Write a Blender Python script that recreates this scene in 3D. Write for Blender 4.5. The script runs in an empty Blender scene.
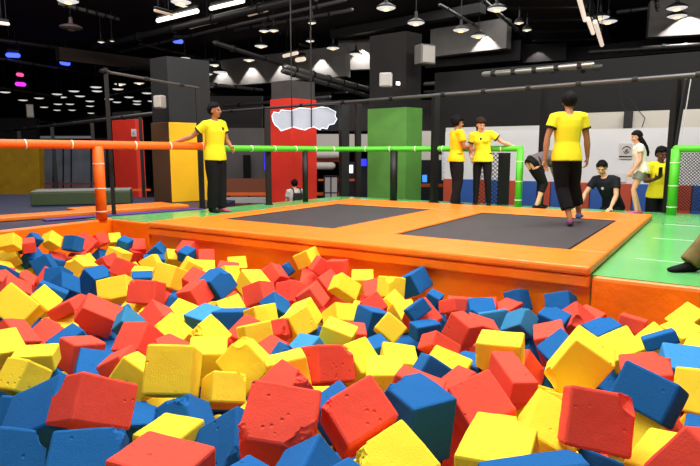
import bpy, bmesh, math, random
from mathutils import Vector, Matrix, Quaternion, noise
from mathutils.bvhtree import BVHTree
random.seed(7)
C = bpy.context.scene.collection
PI = math.pi
# ------------------------------------------------------------------ camera
F, H = 570.0, 0.97
TH = math.atan(81 / F)
cd = bpy.data.cameras.new('camera'); cam = bpy.data.objects.new('camera', cd); C.objects.link(cam)
cam.location = (0, 0, H); cam.rotation_euler = (PI / 2 - TH, 0, 0)
cd.sensor_width = 36; cd.lens = F / 700 * 36; cd.clip_start = .05; cd.clip_end = 300
cd.dof.use_dof = False
bpy.context.scene.camera = cam
def ray(u, v):
    x = (u - 350) / F; y = -(v - 233) / F
    return Vector((x, math.cos(TH) + y * math.sin(TH), -math.sin(TH) + y * math.cos(TH)))
def gz(u, v, z=0.0):                  # where the sight line meets a level
    r = ray(u, v); t = (z - H) / r.z
    return Vector((r.x * t, r.y * t, z))
def gy(u, v, Y):                      # ... or an upright plane Y metres ahead
    r = ray(u, v); t = Y / r.y
    return Vector((r.x * t, Y, H + r.z * t))
C0 = gz(590, 268, .07); A = math.atan2(-.547, .837)
U1 = Vector((math.cos(A), math.sin(A), 0)); U2 = Vector((-U1.y, U1.x, 0))
def L(p, q, z=0.0):                   # deck frame: p along the padded edge, q away from the pit
    return Vector((C0.x, C0.y, 0)) + U1 * p + U2 * q + Vector((0, 0, z))
# ------------------------------------------------------------------ materials
def lin(c):
    return tuple((x / 255 / 12.92 if x / 255 <= .04045 else ((x / 255 + .055) / 1.055) ** 2.4) for x in c)
MATS = {}
def mat(name, rgb, rough=.6, spec=.4, bump=0, bscale=60, vary=0, vscale=8, metal=0, emit=None, es=0, coat=0, objvar=0):
    if name in MATS: return MATS[name]
    m = bpy.data.materials.new(name); m.use_nodes = True; nt = m.node_tree; b = nt.nodes['Principled BSDF']
    col = lin(rgb) + (1,)
    b.inputs['Base Color'].default_value = col; b.inputs['Roughness'].default_value = rough
    b.inputs['Specular IOR Level'].default_value = spec; b.inputs['Metallic'].default_value = metal
    b.inputs['Coat Weight'].default_value = coat
    tc = nt.nodes.new('ShaderNodeTexCoord')
    src = None
    if vary:
        n = nt.nodes.new('ShaderNodeTexNoise'); n.inputs['Scale'].default_value = vscale; n.inputs['Detail'].default_value = 4
        nt.links.new(tc.outputs['Object'], n.inputs['Vector'])
        r = nt.nodes.new('ShaderNodeMapRange'); r.inputs['From Min'].default_value = .3; r.inputs['From Max'].default_value = .7
        r.inputs['To Min'].default_value = 1 - vary; r.inputs['To Max'].default_value = 1 + vary
        nt.links.new(n.outputs['Fac'], r.inputs['Value'])
        mx = nt.nodes.new('ShaderNodeVectorMath'); mx.operation = 'SCALE'; mx.inputs[0].default_value = col[:3]
        nt.links.new(r.outputs['Result'], mx.inputs['Scale']); nt.links.new(mx.outputs['Vector'], b.inputs['Base Color']); src = mx
    if objvar:
        oi = nt.nodes.new('ShaderNodeObjectInfo'); r = nt.nodes.new('ShaderNodeMapRange')
        r.inputs['To Min'].default_value = 1 - objvar; r.inputs['To Max'].default_value = 1 + objvar
        nt.links.new(oi.outputs['Random'], r.inputs['Value'])
        mx = nt.nodes.new('ShaderNodeVectorMath'); mx.operation = 'SCALE'
        if src: nt.links.new(src.outputs['Vector'], mx.inputs[0])
        else: mx.inputs[0].default_value = col[:3]
        nt.links.new(r.outputs['Result'], mx.inputs['Scale']); nt.links.new(mx.outputs['Vector'], b.inputs['Base Color'])
    if bump:
        n = nt.nodes.new('ShaderNodeTexNoise'); n.inputs['Scale'].default_value = bscale; n.inputs['Detail'].default_value = 5
        nt.links.new(tc.outputs['Object'], n.inputs['Vector'])
        bp = nt.nodes.new('ShaderNodeBump'); bp.inputs['Strength'].default_value = bump; bp.inputs['Distance'].default_value = .01
        nt.links.new(n.outputs['Fac'], bp.inputs['Height']); nt.links.new(bp.outputs['Normal'], b.inputs['Normal'])
    if emit:
        b.inputs['Emission Color'].default_value = lin(emit) + (1,); b.inputs['Emission Strength'].default_value = es
    MATS[name] = m
    return m
def foam_mat(name, rgb):
    m = mat(name, rgb, .9, .15, objvar=.06)
    nt = m.node_tree; b = nt.nodes['Principled BSDF']
    tc = nt.nodes['Texture Coordinate']
    n1 = nt.nodes.new('ShaderNodeTexNoise'); n1.inputs['Scale'].default_value = 170; n1.inputs['Detail'].default_value = 4
    vo = nt.nodes.new('ShaderNodeTexVoronoi'); vo.inputs['Scale'].default_value = 26
    oi = nt.nodes.new('ShaderNodeObjectInfo'); ad = nt.nodes.new('ShaderNodeVectorMath'); ad.operation = 'ADD'
    nt.links.new(tc.outputs['Object'], ad.inputs[0]); nt.links.new(oi.outputs['Location'], ad.inputs[1])
    n2 = nt.nodes.new('ShaderNodeTexNoise'); n2.inputs['Scale'].default_value = 7
    for n in (n1, vo, n2): nt.links.new(ad.outputs['Vector'], n.inputs['Vector'])
    pit = nt.nodes.new('ShaderNodeMapRange'); pit.inputs['From Min'].default_value = .05; pit.inputs['From Max'].default_value = .2
    nt.links.new(vo.outputs['Distance'], pit.inputs['Value'])
    sel = nt.nodes.new('ShaderNodeMapRange'); sel.inputs['From Min'].default_value = .52; sel.inputs['From Max'].default_value = .60
    nt.links.new(n2.outputs['Fac'], sel.inputs['Value'])
    inv = nt.nodes.new('ShaderNodeMath'); inv.operation = 'SUBTRACT'; inv.inputs[0].default_value = 1
    nt.links.new(pit.outputs['Result'], inv.inputs[1])
    mul = nt.nodes.new('ShaderNodeMath'); mul.operation = 'MULTIPLY'
    nt.links.new(inv.outputs['Value'], mul.inputs[0]); nt.links.new(sel.outputs['Result'], mul.inputs[1])
    hgt = nt.nodes.new('ShaderNodeMath'); hgt.operation = 'MULTIPLY_ADD'; hgt.inputs[1].default_value = -2.2
    nt.links.new(mul.outputs['Value'], hgt.inputs[0])
    sc = nt.nodes.new('ShaderNodeMath'); sc.operation = 'MULTIPLY'; sc.inputs[1].default_value = .35
    nt.links.new(n1.outputs['Fac'], sc.inputs[0]); nt.links.new(sc.outputs['Value'], hgt.inputs[2])
    bp = nt.nodes.new('ShaderNodeBump'); bp.inputs['Strength'].default_value = .65; bp.inputs['Distance'].default_value = .006
    nt.links.new(hgt.outputs['Value'], bp.inputs['Height']); nt.links.new(bp.outputs['Normal'], b.inputs['Normal'])
    return m
VINYL = (255, 122, 8)
def vinyl(name, rgb, rough=.34):
    m = mat(name, rgb, rough, .5, bump=.6, bscale=5, vary=.06, vscale=3)
    for n in m.node_tree.nodes:
        if n.type == 'BUMP': n.inputs['Distance'].default_value = .035
    return m
orange = vinyl('orange_vinyl', VINYL)
orange_pad = vinyl('orange_pad_vinyl', (248, 128, 30), .36)
orange_foam = mat('orange_foam_sleeve', (255, 104, 10), .5, .4, bump=.1, bscale=30)
green_foam = mat('green_foam_sleeve', (82, 190, 40), .5, .4, bump=.1, bscale=30)
green_floor = mat('green_court_floor', (104, 190, 108), .2, .5, vary=.08, vscale=1.5)
purple = mat('purple_mat', (84, 40, 140), .5)
navy = mat('navy_mat', (24, 30, 62), .5, bump=.2, bscale=20)
black = mat('black_powder_coat', (14, 13, 14), .5, .4)
blackm = mat('black_matt', (10, 9, 10), .8, .2)
ceilm = mat('black_ceiling_paint', (52, 46, 48), .85, .2, bump=.3, bscale=3)
bedm = mat('woven_bed', (58, 52, 56), .55, .5, bump=.2, bscale=200, vary=.12, vscale=5)
grey_steel = mat('galvanised_steel', (150, 148, 144), .35, .5, metal=.8)
darkgrey = mat('dark_grey_paint', (32, 30, 31), .7, .3, vary=.15, vscale=2)
concrete = mat('bare_concrete', (70, 66, 64), .85, .3, vary=.15, vscale=3, bump=.2, bscale=12)
white_paint = mat('white_paint', (190, 188, 190), .7, .3, vary=.04, vscale=1.5)
white_tie = mat('white_tie', (240, 232, 215), .5)
yellow_paint = mat('yellow_paint', (226, 172, 20), .6, .3, vary=.06, vscale=2)
red_paint = mat('red_paint', (226, 54, 40), .6, .3, vary=.06, vscale=2)
green_paint = mat('green_paint', (92, 148, 66), .55, .35, vary=.1, vscale=2.5)
darkgreen_vinyl = mat('dark_green_vinyl', (56, 70, 44), .5, .4, bump=.2, bscale=15)
blue_pad = mat('blue_pad_vinyl', (38, 74, 140), .5, .4, bump=.15, bscale=15)
redpad = mat('brick_red_pad_vinyl', (158, 62, 40), .5, .4, bump=.15, bscale=15)
# ------------------------------------------------------------------ object helpers
def setp(o, label=None, cat=None, group=None, kind=None):
    if label: o['label'] = label
    if cat: o['category'] = cat
    if group: o['group'] = group
    if kind: o['kind'] = kind
    return o
def thing(name, loc, label, cat, group=None):
    o = bpy.data.objects.new(name, None); C.objects.link(o); o.location = loc
    return setp(o, label, cat, group)
def obj(name, bm, m, parent=None, loc=None, smooth=False):
    """bm holds world coordinates; they become local to the parent (or to loc)."""
    base = Vector(parent.get('_base', parent.location)) if parent is not None else (Vector(loc) if loc is not None else None)
    if parent is None and base is None:
        base = Vector((0, 0, 0))
        if len(bm.verts):
            xs = [v.co for v in bm.verts]
            base = Vector((sum(v.x for v in xs) / len(xs), sum(v.y for v in xs) / len(xs), min(v.z for v in xs)))
    bmesh.ops.translate(bm, verts=bm.verts, vec=-base)
    bmesh.ops.recalc_face_normals(bm, faces=bm.faces)
    me = bpy.data.meshes.new(name); bm.to_mesh(me); bm.free()
    for mm in (m if isinstance(m, (list, tuple)) else [m]): me.materials.append(mm)
    if smooth:
        for p in me.polygons: p.use_smooth = True
    o = bpy.data.objects.new(name, me); C.objects.link(o)
    if parent is not None:
        o.parent = parent
        if parent.type == 'MESH': pass
    else: o.location = base
    WB[o.name] = base
    return o
WB = {}
def sub(name, bm, m, parent, smooth=False):
    """child of a mesh part: the part sits at local zero of its thing, so its world origin is the thing's base"""
    base = WB[parent.name]
    bmesh.ops.translate(bm, verts=bm.verts, vec=-base)
    bmesh.ops.recalc_face_normals(bm, faces=bm.faces)
    me = bpy.data.meshes.new(name); bm.to_mesh(me); bm.free(); me.materials.append(m)
    if smooth:
        for p in me.polygons: p.use_smooth = True
    o = bpy.data.objects.new(name, me); C.objects.link(o); o.parent = parent; WB[o.name] = base
    return o
def struct(name, bm, m):
    return setp(obj(name, bm, m), kind='structure')
def BM(): return bmesh.new()
def hexa(bm, pts8, bevel=0):
    """8 points: bottom ring of four, top ring of four"""
    vs = [bm.verts.new(p) for p in pts8]
    fs = [(0, 3, 2, 1), (4, 5, 6, 7), (0, 1, 5, 4), (1, 2, 6, 5), (2, 3, 7, 6), (3, 0, 4, 7)]
    ff = [bm.faces.new([vs[i] for i in f]) for f in fs]
    if bevel:
        es = list({e for f in ff for e in f.edges})
        bmesh.ops.bevel(bm, geom=es, offset=bevel, segments=2, affect='EDGES', profile=.5)
    return bm
def boxL(bm, p0, p1, q0, q1, z0, z1, bevel=0):
    return hexa(bm, [L(p0, q0, z0), L(p1, q0, z0), L(p1, q1, z0), L(p0, q1, z0), L(p0, q0, z1), L(p1, q0, z1), L(p1, q1, z1), L(p0, q1, z1)], bevel)
def boxW(bm, c, sx, sy, sz, yaw=0, bevel=0):
    """centre of the base, sizes, turn about z"""
    ca, sa = math.cos(yaw), math.sin(yaw); P = []
    for z in (0, sz):
        for x, y in ((-1, -1), (1, -1), (1, 1), (-1, 1)):
            X, Y = x * sx / 2, y * sy / 2
            P.append(Vector(c) + Vector((X * ca - Y * sa, X * sa + Y * ca, z)))
    return hexa(bm, P, bevel)
def tube(bm, pts, rad, n=12, cap=True, ry=None, up=None, round_caps=True):
    """tapered tube through pts; rad a number or a list; ry: second half-axis factor"""
    pts = [Vector(p) for p in pts]; k = len(pts)
    if not isinstance(rad, (list, tuple)): rad = [rad] * k
    rings = []; prev = None
    def ring(c, t, r):
        nonlocal prev
        ref = Vector(up) if up is not None else (prev if prev is not None else (Vector((0, 0, 1)) if abs(t.z) < .9 else Vector((0, 1, 0))))
        x = ref - t * ref.dot(t)
        if x.length < 1e-5: x = t.orthogonal()
        x.normalize(); y = t.cross(x); prev = x
        f = ry if ry else 1
        return [bm.verts.new(c + x * r * math.cos(a) + y * r * f * math.sin(a)) for a in (2 * PI * i / n for i in range(n))]
    for i, c in enumerate(pts):
        t = (pts[min(i + 1, k - 1)] - pts[max(i - 1, 0)]).normalized()
        if i == 0 and cap and round_caps:
            for f, h in ((.4, .9), (.8, .55)): rings.append(ring(c - t * rad[0] * h, t, rad[0] * f))
        rings.append(ring(c, t, rad[i]))
        if i == k - 1 and cap and round_caps:
            for f, h in ((.8, .55), (.4, .9)): rings.append(ring(c + t * rad[-1] * h, t, rad[-1] * f))
    for a, b in zip(rings, rings[1:]):
        for i in range(n): bm.faces.new((a[i], a[(i + 1) % n], b[(i + 1) % n], b[i]))
    if cap:
        bm.faces.new(rings[0][::-1]); bm.faces.new(rings[-1])
    return bm
def loft(bm, rings, n=20, cap=True):
    """rings: (centre, x axis, y axis, rx, ry[, power])"""
    R = []
    for rg in rings:
        c, x, y, rx, ry = rg[:5]; e = rg[5] if len(rg) > 5 else 1.0
        vs = []
        for i in range(n):
            a = 2 * PI * i / n; ca, sa = math.cos(a), math.sin(a)
            ca = math.copysign(abs(ca) ** e, ca); sa = math.copysign(abs(sa) ** e, sa)
            vs.append(bm.verts.new(Vector(c) + Vector(x) * rx * ca + Vector(y) * ry * sa))
        R.append(vs)
    for a, b in zip(R, R[1:]):
        for i in range(n): bm.faces.new((a[i], a[(i + 1) % n], b[(i + 1) % n], b[i]))
    if cap: bm.faces.new(R[0][::-1]); bm.faces.new(R[-1])
    return bm
def ball(bm, c, rx, ry=None, rz=None, rot=None, seg=16):
    ry = ry or rx; rz = rz or rx
    M = Matrix.Translation(Vector(c)) @ (rot.to_4x4() if rot is not None else Matrix.Identity(4)) @ Matrix.Diagonal((rx, ry, rz, 1))
    bmesh.ops.create_uvsphere(bm, u_segments=seg, v_segments=max(6, seg // 2 + 2), radius=1, matrix=M)
    return bm
def prism(bm, poly, z0, z1):
    b = [bm.verts.new((p[0], p[1], z0)) for p in poly]; t = [bm.verts.new((p[0], p[1], z1)) for p in poly]
    n = len(poly)
    bm.faces.new(b[::-1]); bm.faces.new(t)
    for i in range(n): bm.faces.new((b[i], b[(i + 1) % n], t[(i + 1) % n], t[i]))
    return bm
LOW = -1.2
# ------------------------------------------------------------------ setting: floors, walls, ceiling
struct('floor', prism(BM(), [(-32, -2.5), (22, -2.5), (22, 52), (-32, 52)], LOW - .1, LOW), mat('dark_hall_floor', (52, 44, 44), .35, .5, vary=.2, vscale=1))
struct('ceiling', prism(BM(), [(-32, -2.5), (22, -2.5), (22, 52), (-32, 52)], 5.9, 6.0), ceilm)
wallm = mat('dark_wall_paint', (34, 32, 34), .8, .3, vary=.2, vscale=.7)
struct('wall_back', prism(BM(), [(-32, 52), (22, 52), (22, 52.2), (-32, 52.2)], LOW, 5.9), wallm)
struct('wall_left', prism(BM(), [(-32.2, -2.5), (-32, -2.5), (-32, 52), (-32.2, 52)], LOW, 5.9), wallm)
struct('wall_right', prism(BM(), [(22, -2.5), (22.2, -2.5), (22.2, 52), (22, 52)], LOW, 5.9), wallm)
# raised platform (green court floor) round the trampolines
def P2(v): return (v.x, v.y)
V3 = lambda x, y: Vector((x, y, 0))
op = gz(102, 220)
railA = gz(-160, 243); railB = gz(222, 210.5); railC = gz(518, 207)
plat = [L(-6.60, .35), L(-5.4, .35), L(-5.4, .092), L(.1, .092), L(9, .092), L(9, 5.75), L(-6.25, 5.75), railB + V3(-.25, .3), op + V3(-.21, .28), op + V3(-.30, .16)]
def inset(v): return P2(v)
struct('floor_platform', prism(BM(), [inset(v) for v in plat], LOW, 0), green_floor)
# white line marks on the green court
def strip(bm, a, b, w, z0, z1):
    a, b = Vector(a), Vector(b); d = (b - a); d.z = 0; d.normalize(); n = Vector((-d.y, d.x, 0)) * w / 2
    return prism(bm, [P2(a - n), P2(b - n), P2(b + n), P2(a + n)], z0, z1)
linem = mat('pale_green_line', (190, 226, 190), .4)
for i, q in enumerate((1.05, 2.55, 4.05)):
    bm = BM(); strip(bm, L(.2, q), L(6, q - .1), .03, .0005, .003)
    struct('floor_marking_%d' % (i + 1), bm, linem)
# pit walls in padded vinyl
bm = BM(); boxL(bm, -5.4, .0, .06, .09, LOW, -.10); struct('wall_pit_far', bm, orange)
bm = BM(); boxL(bm, -5.395, .0, .015, .09, -.10, -.003, .018); setp(obj('edge_roll', bm, orange), 'rolled orange vinyl lip running under the pad along the far pit edge', 'padding')
bm = BM(); boxL(bm, .012, 9, .02, .09, LOW, -.001, .03); struct('wall_pit_right', bm, orange)
bm = BM(); boxL(bm, -6.595, -5.402, .30, .348, LOW, .0, .02); struct('wall_pit_corner', bm, orange)
bm = BM(); boxL(bm, -6.66, -6.60, -9, .34, LOW, .012, .025); struct('wall_pit_left', bm, orange)
bm = BM(); boxL(bm, -5.44, -5.402, .02, .298, LOW, -.002, .01); struct('wall_pit_return', bm, orange)
# ------------------------------------------------------------------ trampolines: beds and pads
PADG = 'orange safety pads round the trampolines'
def pad(p0, p1, q0, q1, label, z1=.075):
    bm = BM(); boxL(bm, p0, p1, q0, q1, .002, z1, .022)
    bmesh.ops.subdivide_edges(bm, edges=[e for e in bm.edges if e.calc_length() > .5], cuts=14, use_grid_fill=True)
    o = obj('safety_pad', bm, orange_pad)
    return setp(o, label, 'safety pad', PADG)
pad(-5.4, .0, .0, .80, 'long orange vinyl pad on the edge between foam pit and trampolines')
pad(-4.865, .0, 3.62, 4.6, 'orange vinyl pad along the back of the two trampolines')
pad(-5.25, -4.875, .81, 4.6, 'orange vinyl pad at the outer end of the trampoline farther from the camera')
pad(-3.02, -2.20, .81, 3.60, 'orange vinyl pad between the two trampoline beds')
pad(-.33, .0, .81, 3.60, 'orange vinyl pad between the nearer trampoline and the green floor')
def bed(p0, p1, q0, q1, label):
    t = thing('trampoline', L((p0 + p1) / 2, (q0 + q1) / 2, .0), label, 'trampoline', 'trampolines on the platform')
    bm = BM(); boxL(bm, p0 + .02, p1 - .02, q0 + .02, q1 - .02, .050, .056); obj('jumping_bed', bm, bedm, t)
    bm = BM()
    for a, b in (((p0, q0), (p1, q0)), ((p1, q0), (p1, q1)), ((p1, q1), (p0, q1)), ((p0, q1), (p0, q0))):
        tube(bm, [L(a[0], a[1], .05), L(b[0], b[1], .05)], .012, 8)
    obj('frame', bm, black, t)
bed(-4.86, -3.04, .83, 3.60, 'empty trampoline with dark woven bed, farther along the orange pads')
bed(-2.18, -.35, .83, 3.60, 'trampoline with dark woven bed under the walking man in yellow')
# ------------------------------------------------------------------ padded rails
def rail(name, pts, r, m, label, posts, tie_step=.55):
    t = thing(name, (pts[0][0], pts[0][1], 0), label, 'railing')
    bm = BM(); tube(bm, pts, r, 14); top = obj('top_rail', bm, m, t, smooth=True)
    ln = 0
    for a, b in zip(pts, pts[1:]):
        a, b = Vector(a), Vector(b); d = (b - a); n = int(d.length / tie_step)
        for i in range(1, n + 1):
            c = a + d * (i / (n + .6)); tt = d.normalized()
            bm = BM(); tube(bm, [c - tt * .008 + Vector((0, 0, random.uniform(-.002, .002))), c + tt * .008], r + .005, 14, round_caps=False)
            sub('tie_wrap', bm, white_tie, top)
    for (x, y, z, rr, mm) in posts:
        bm = BM(); tube(bm, [(x, y, 0.001), (x, y, z)], rr, 14, round_caps=False); po = obj('post', bm, mm, t, smooth=True)
        if mm is not black:
            for zz in (.12, .45, .8):
                bm = BM(); tube(bm, [(x, y, zz), (x, y, zz + .014)], rr + .004, 14, round_caps=False); sub('tie_wrap', bm, white_tie, po)
    return t
dirv = (railB - op).normalized()
ra = op - dirv * 3.2
rail('orange_railing', [(ra.x, ra.y, 1.08), (op.x, op.y, 1.07), (railB.x, railB.y, 1.06)], .058, orange_foam, 'foam wrapped orange railing with white ties beside the foam pit',
     [(op.x, op.y, 1.05, .076, orange_foam), (ra.x, ra.y, 1.05, .076, orange_foam)])
def on_line(a, b, u):   # point of segment a-b seen in column u
    k = (u - 350) / F; lo, hi = 0, 1
    f = lambda t: (a.lerp(b, t)).x / (a.lerp(b, t).y * math.cos(TH)) - k
    for _ in range(40):
        mid = (lo + hi) / 2
        if f(mid) * f(0) > 0: lo = mid
        else: hi = mid
    return a.lerp(b, lo)
rg0 = railB + (railC - railB).normalized() * .12
railK = L(-5.95, 5.40)
g1 = on_line(railB, railK, 305); g2 = on_line(railK, railC, 394)
rg0 = railB + (railK - railB).normalized() * .12
rail('green_railing', [(rg0.x, rg0.y, 1.03), (railK.x, railK.y, 1.03), (railC.x, railC.y, 1.03)], .052, green_foam, 'long foam wrapped green railing behind the trampolines',
     [(railC.x, railC.y, 1.03, .062, green_foam), (g1.x, g1.y, .99, .055, black), (g2.x, g2.y, .99, .075, black)])
gr = gz(671, 215)
e = gr + U1 * 2.5
rail('green_railing', [(gr.x, gr.y, 1.02), (e.x, e.y, 1.02)], .055, green_foam, 'short green foam railing in front of the black net at the court corner', [(gr.x, gr.y, 1.02, .07, green_foam), (e.x, e.y, 1.02, .07, green_foam)])
# ------------------------------------------------------------------ people
skin_a = mat('skin_brown', (168, 112, 78), .55, .4)
skin_b = mat('skin_light', (214, 164, 132), .55, .4)
skin_c = mat('skin_dark', (96, 58, 42), .55, .4)
tee_y = mat('yellow_cotton', (238, 220, 40), .85, .2, bump=.25, bscale=14)
tee_yo = mat('amber_cotton', (244, 196, 26), .85, .2, bump=.25, bscale=14)
blk_cotton = mat('black_cotton', (18, 17, 20), .85, .2, bump=.25, bscale=14)
navy_cotton = mat('charcoal_cotton', (26, 28, 36), .85, .2, bump=.25, bscale=14)
grey_cotton = mat('grey_cotton', (98, 92, 94), .85, .2, bump=.25, bscale=14)
white_cotton = mat('white_cotton', (226, 218, 204), .85, .2, bump=.25, bscale=14)
grey_short = mat('grey_green_cotton', (120, 128, 116), .85, .2, bump=.25, bscale=14)
khaki = mat('khaki_cotton', (112, 96, 58), .85, .2, bump=.3, bscale=14, vary=.3, vscale=12)
hair_b = mat('black_hair', (10, 8, 8), .75, .15, bump=.6, bscale=70)
hair_br = mat('dark_brown_hair', (44, 26, 20), .75, .15, bump=.6, bscale=60)
eye_m = mat('dark_eye', (20, 14, 12), .2, .5)
lip_m = mat('lip', (150, 76, 66), .5, .4)
trim_m = mat('dark_cuff', (36, 36, 30), .8, .2)
pinkshoe = mat('pink_sock', (190, 84, 116), .7, .3)
plumsock = mat('plum_sock', (108, 52, 92), .8, .2)
bluesock = mat('blue_sock', (66, 92, 150), .8, .2)
greysock = mat('pale_grey_cotton', (196, 190, 186), .85, .2)
def V(*a): return Vector(a)
def remesh(bm, vox, smooth=3):
    me = bpy.data.meshes.new('tmp'); bmesh.ops.recalc_face_normals(bm, faces=bm.faces); bm.to_mesh(me); bm.free()
    o = bpy.data.objects.new('tmp', me); C.objects.link(o)
    md = o.modifiers.new('r', 'REMESH'); md.mode = 'VOXEL'; md.voxel_size = vox
    if smooth:
        ms = o.modifiers.new('s', 'SMOOTH'); ms.iterations = smooth; ms.factor = .5
    dg = bpy.context.evaluated_depsgraph_get(); ev = o.evaluated_get(dg); m2 = bpy.data.meshes.new_from_object(ev)
    bpy.data.objects.remove(o); bpy.data.meshes.remove(me)
    b2 = bmesh.new(); b2.from_mesh(m2); bpy.data.meshes.remove(m2)
    return b2
def lerp(a, b, t): return a + (b - a) * t
DEF = dict(pelvis=V(0, 0, .95), waist=V(0, .005, 1.10), chest=V(0, .01, 1.30), neck=V(0, -.005, 1.47), head=V(0, .02, 1.615),
           sR=V(.185, 0, 1.425), eR=V(.225, -.01, 1.14), wR=V(.235, .05, .89), sL=V(-.185, 0, 1.425), eL=V(-.225, -.01, 1.14), wL=V(-.235, .05, .89),
           hR=V(.09, 0, .93), kR=V(.10, .02, .50), aR=V(.10, -.02, .085), hL=V(-.09, 0, .93), kL=V(-.10, .02, .50), aL=V(-.10, -.02, .085))
def person(name, loc, yaw, label, height=1.75, pose=None, skin=skin_a, shirt=tee_y, legs=blk_cotton, leg_end=1.0, sleeve=.55, shirt_len=.0, cuff=None,
           hair='short', hairm=hair_b, head_yaw=0, head_pitch=0, shoes=(blk_cotton, blk_cotton), socks=None, female=False, face=True, logo=None, hand=None, vox=.009,
           toe=None, tight=False, group=None, collar=None, slim=1.0, waistband=None):
    s = height / 1.75
    J = {k: v.copy() for k, v in DEF.items()}
    for k, v in (pose or {}).items(): J[k] = V(*v)
    Rz = Matrix.Rotation(yaw, 3, 'Z'); loc = Vector(loc)
    W = lambda p: loc + Rz @ (Vector(p) * s)
    J = {k: W(v) for k, v in J.items()}
    dr = lambda v: Rz @ Vector(v)
    fw = slim
    # the person itself is the body mesh
    root = thing(name, loc, label, 'person', group)
    lat_s = (J['sR'] - J['sL']).normalized(); lat_h = (J['hR'] - J['hL']).normalized()
    def torso_rings(extra, low, toplim, shouldr=True):
        spine = [J['pelvis'] + (J['pelvis'] - J['waist']).normalized() * .07 * s, J['pelvis'], J['waist'], J['chest'], lerp(J['chest'], J['neck'], .62), lerp(J['chest'], J['neck'], .86), J['neck']]
        w = [(.135, .10), (.165, .112), (.142, .10), (.165, .118), (.168, .10), (.10, .075), (.058, .06)]
        if female: w = [(.14, .105), (.172, .118), (.128, .095), (.148, .118), (.145, .092), (.085, .066), (.05, .053)]
        R = []
        for i, (c, (rx, ry)) in enumerate(zip(spine, w)):
            t = (spine[min(i + 1, 6)] - spine[max(i - 1, 0)]).normalized()
            x = lerp(lat_h, lat_s, i / 6); x = (x - t * x.dot(t)).normalized(); y = t.cross(x)
            R.append((c, x, y, (rx * fw + extra) * s, (ry * fw + extra) * s))
        return R
    tr = torso_rings(0, 0, 0)
    body = BM()
    loft(body, tr, 20)
    if female:
        for sg in (-1, 1):
            x, y = tr[3][1], tr[3][2]
            fwd = -y if (-y).dot(dr((0, 1, 0))) > 0 else y
            ball(body, tr[3][0] + x * .07 * sg * s + fwd * .085 * s, .062 * s)
    # arms
    for S in 'RL':
        sh, el, wr = J['s' + S], J['e' + S], J['w' + S]
        tube(body, [lerp(tr[4][0], sh, .35), lerp(tr[4][0], sh, .8), sh, lerp(sh, el, .35), lerp(sh, el, .8), el, lerp(el, wr, .3), lerp(el, wr, .75), wr],
             [.07 * s, .06 * s, .056 * s * fw, .05 * s * fw, .042 * s * fw, .038 * s * fw, .042 * s * fw, .031 * s * fw, .026 * s], 12)
        # hand
        hd = (hand or {}).get(S, {})
        d = dr(hd['dir']).normalized() if 'dir' in hd else (wr - el).normalized()
        nrm = dr(hd['palm']) if 'palm' in hd else (dr((-1 if S == 'R' else 1, 0, 0)))
        nrm = (nrm - d * nrm.dot(d)).normalized(); side = d.cross(nrm)
        fwdv = dr((0, 1, 0))
        if side.dot(fwdv) < 0 and 'palm' not in hd: side = -side
        if hd.get('flip'): side = -side
        curl = hd.get('curl', .45)
        pc = wr + d * .045 * s
        loft(body, [(wr - d * .01 * s, side, nrm, .026 * s, .02 * s), (wr + d * .03 * s, side, nrm, .038 * s, .017 * s), (wr + d * .085 * s, side, nrm, .043 * s, .015 * s), (wr + d * .097 * s, side, nrm, .036 * s, .011 * s)], 12)
        for k, (o, ln) in enumerate(((.03, .072), (.0105, .08), (-.0105, .075), (-.031, .058))):
            b = wr + d * .085 * s + side * o * s
            a1 = curl * .7; a2 = curl * 1.9
            d1 = d * math.cos(a1) + nrm * math.sin(a1); d2 = d * math.cos(a2) + nrm * math.sin(a2)
            m1 = b + d1 * ln * .55 * s
            tube(body, [b - d * .02 * s, b, m1, m1 + d2 * ln * .45 * s], [.0098 * s, .0098 * s, .009 * s, .0078 * s], 8)
        tb = wr + d * .03 * s + side * .03 * s
        td = (d * .7 + side * .6 + nrm * .35).normalized()
        tube(body, [tb - td * .02 * s, tb + td * .03 * s, tb + td * .055 * s + d * .006 * s], [.014 * s, .0115 * s, .009 * s], 8)
    # legs
    for S in 'RL':
        h, k, a = J['h' + S], J['k' + S], J['a' + S]
        tube(body, [lerp(J['pelvis'], h, .9) + V(0, 0, .0), lerp(h, k, .12), lerp(h, k, .5), lerp(h, k, .9), k, lerp(k, a, .3), lerp(k, a, .7), a],
             [.088 * s * fw, .09 * s * fw, .074 * s * fw, .056 * s * fw, .053 * s * fw, .056 * s * fw, .042 * s * fw, .036 * s], 14)
    feet = {}
    for S in 'RL':
        a = J['a' + S]; k = J['k' + S]
        td = dr((toe or {}).get(S, (.12 if S == 'R' else -.12, 1, 0))).normalized()
        upv = V(0, 0, 1) - td * td.z; upv.normalize(); sd = td.cross(upv)
        base = a - upv * .05 * s
        feet[S] = (a, td, upv, sd)
        loft(body, [(base - td * .06 * s, sd, upv, .026 * s, .026 * s), (base - td * .03 * s, sd, upv, .035 * s, .035 * s), (base + td * .06 * s - upv * .002 * s, sd, upv, .04 * s, .03 * s), (base + td * .13 * s - upv * .012 * s, sd, upv, .044 * s, .02 * s), (base + td * .17 * s - upv * .016 * s, sd, upv, .034 * s, .014 * s)], 12)
        tube(body, [a + (k - a).normalized() * .02 * s, base], [.036 * s, .034 * s], 10)
    # neck and head
    hc = J['head']
    fy = Matrix.Rotation(head_yaw, 3, 'Z') @ dr((0, 1, 0)); hx = fy.cross(V(0, 0, 1)).normalized()
    pt = Matrix.Rotation(head_pitch, 3, hx); fy = pt @ fy; hz = hx.cross(fy).normalized()
    tube(body, [lerp(J['chest'], J['neck'], .8), J['neck'], hc - hz * .06 * s], [.058 * s, .052 * s, .05 * s], 12)
    HR = Matrix((hx, fy, hz)).transposed()
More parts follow.
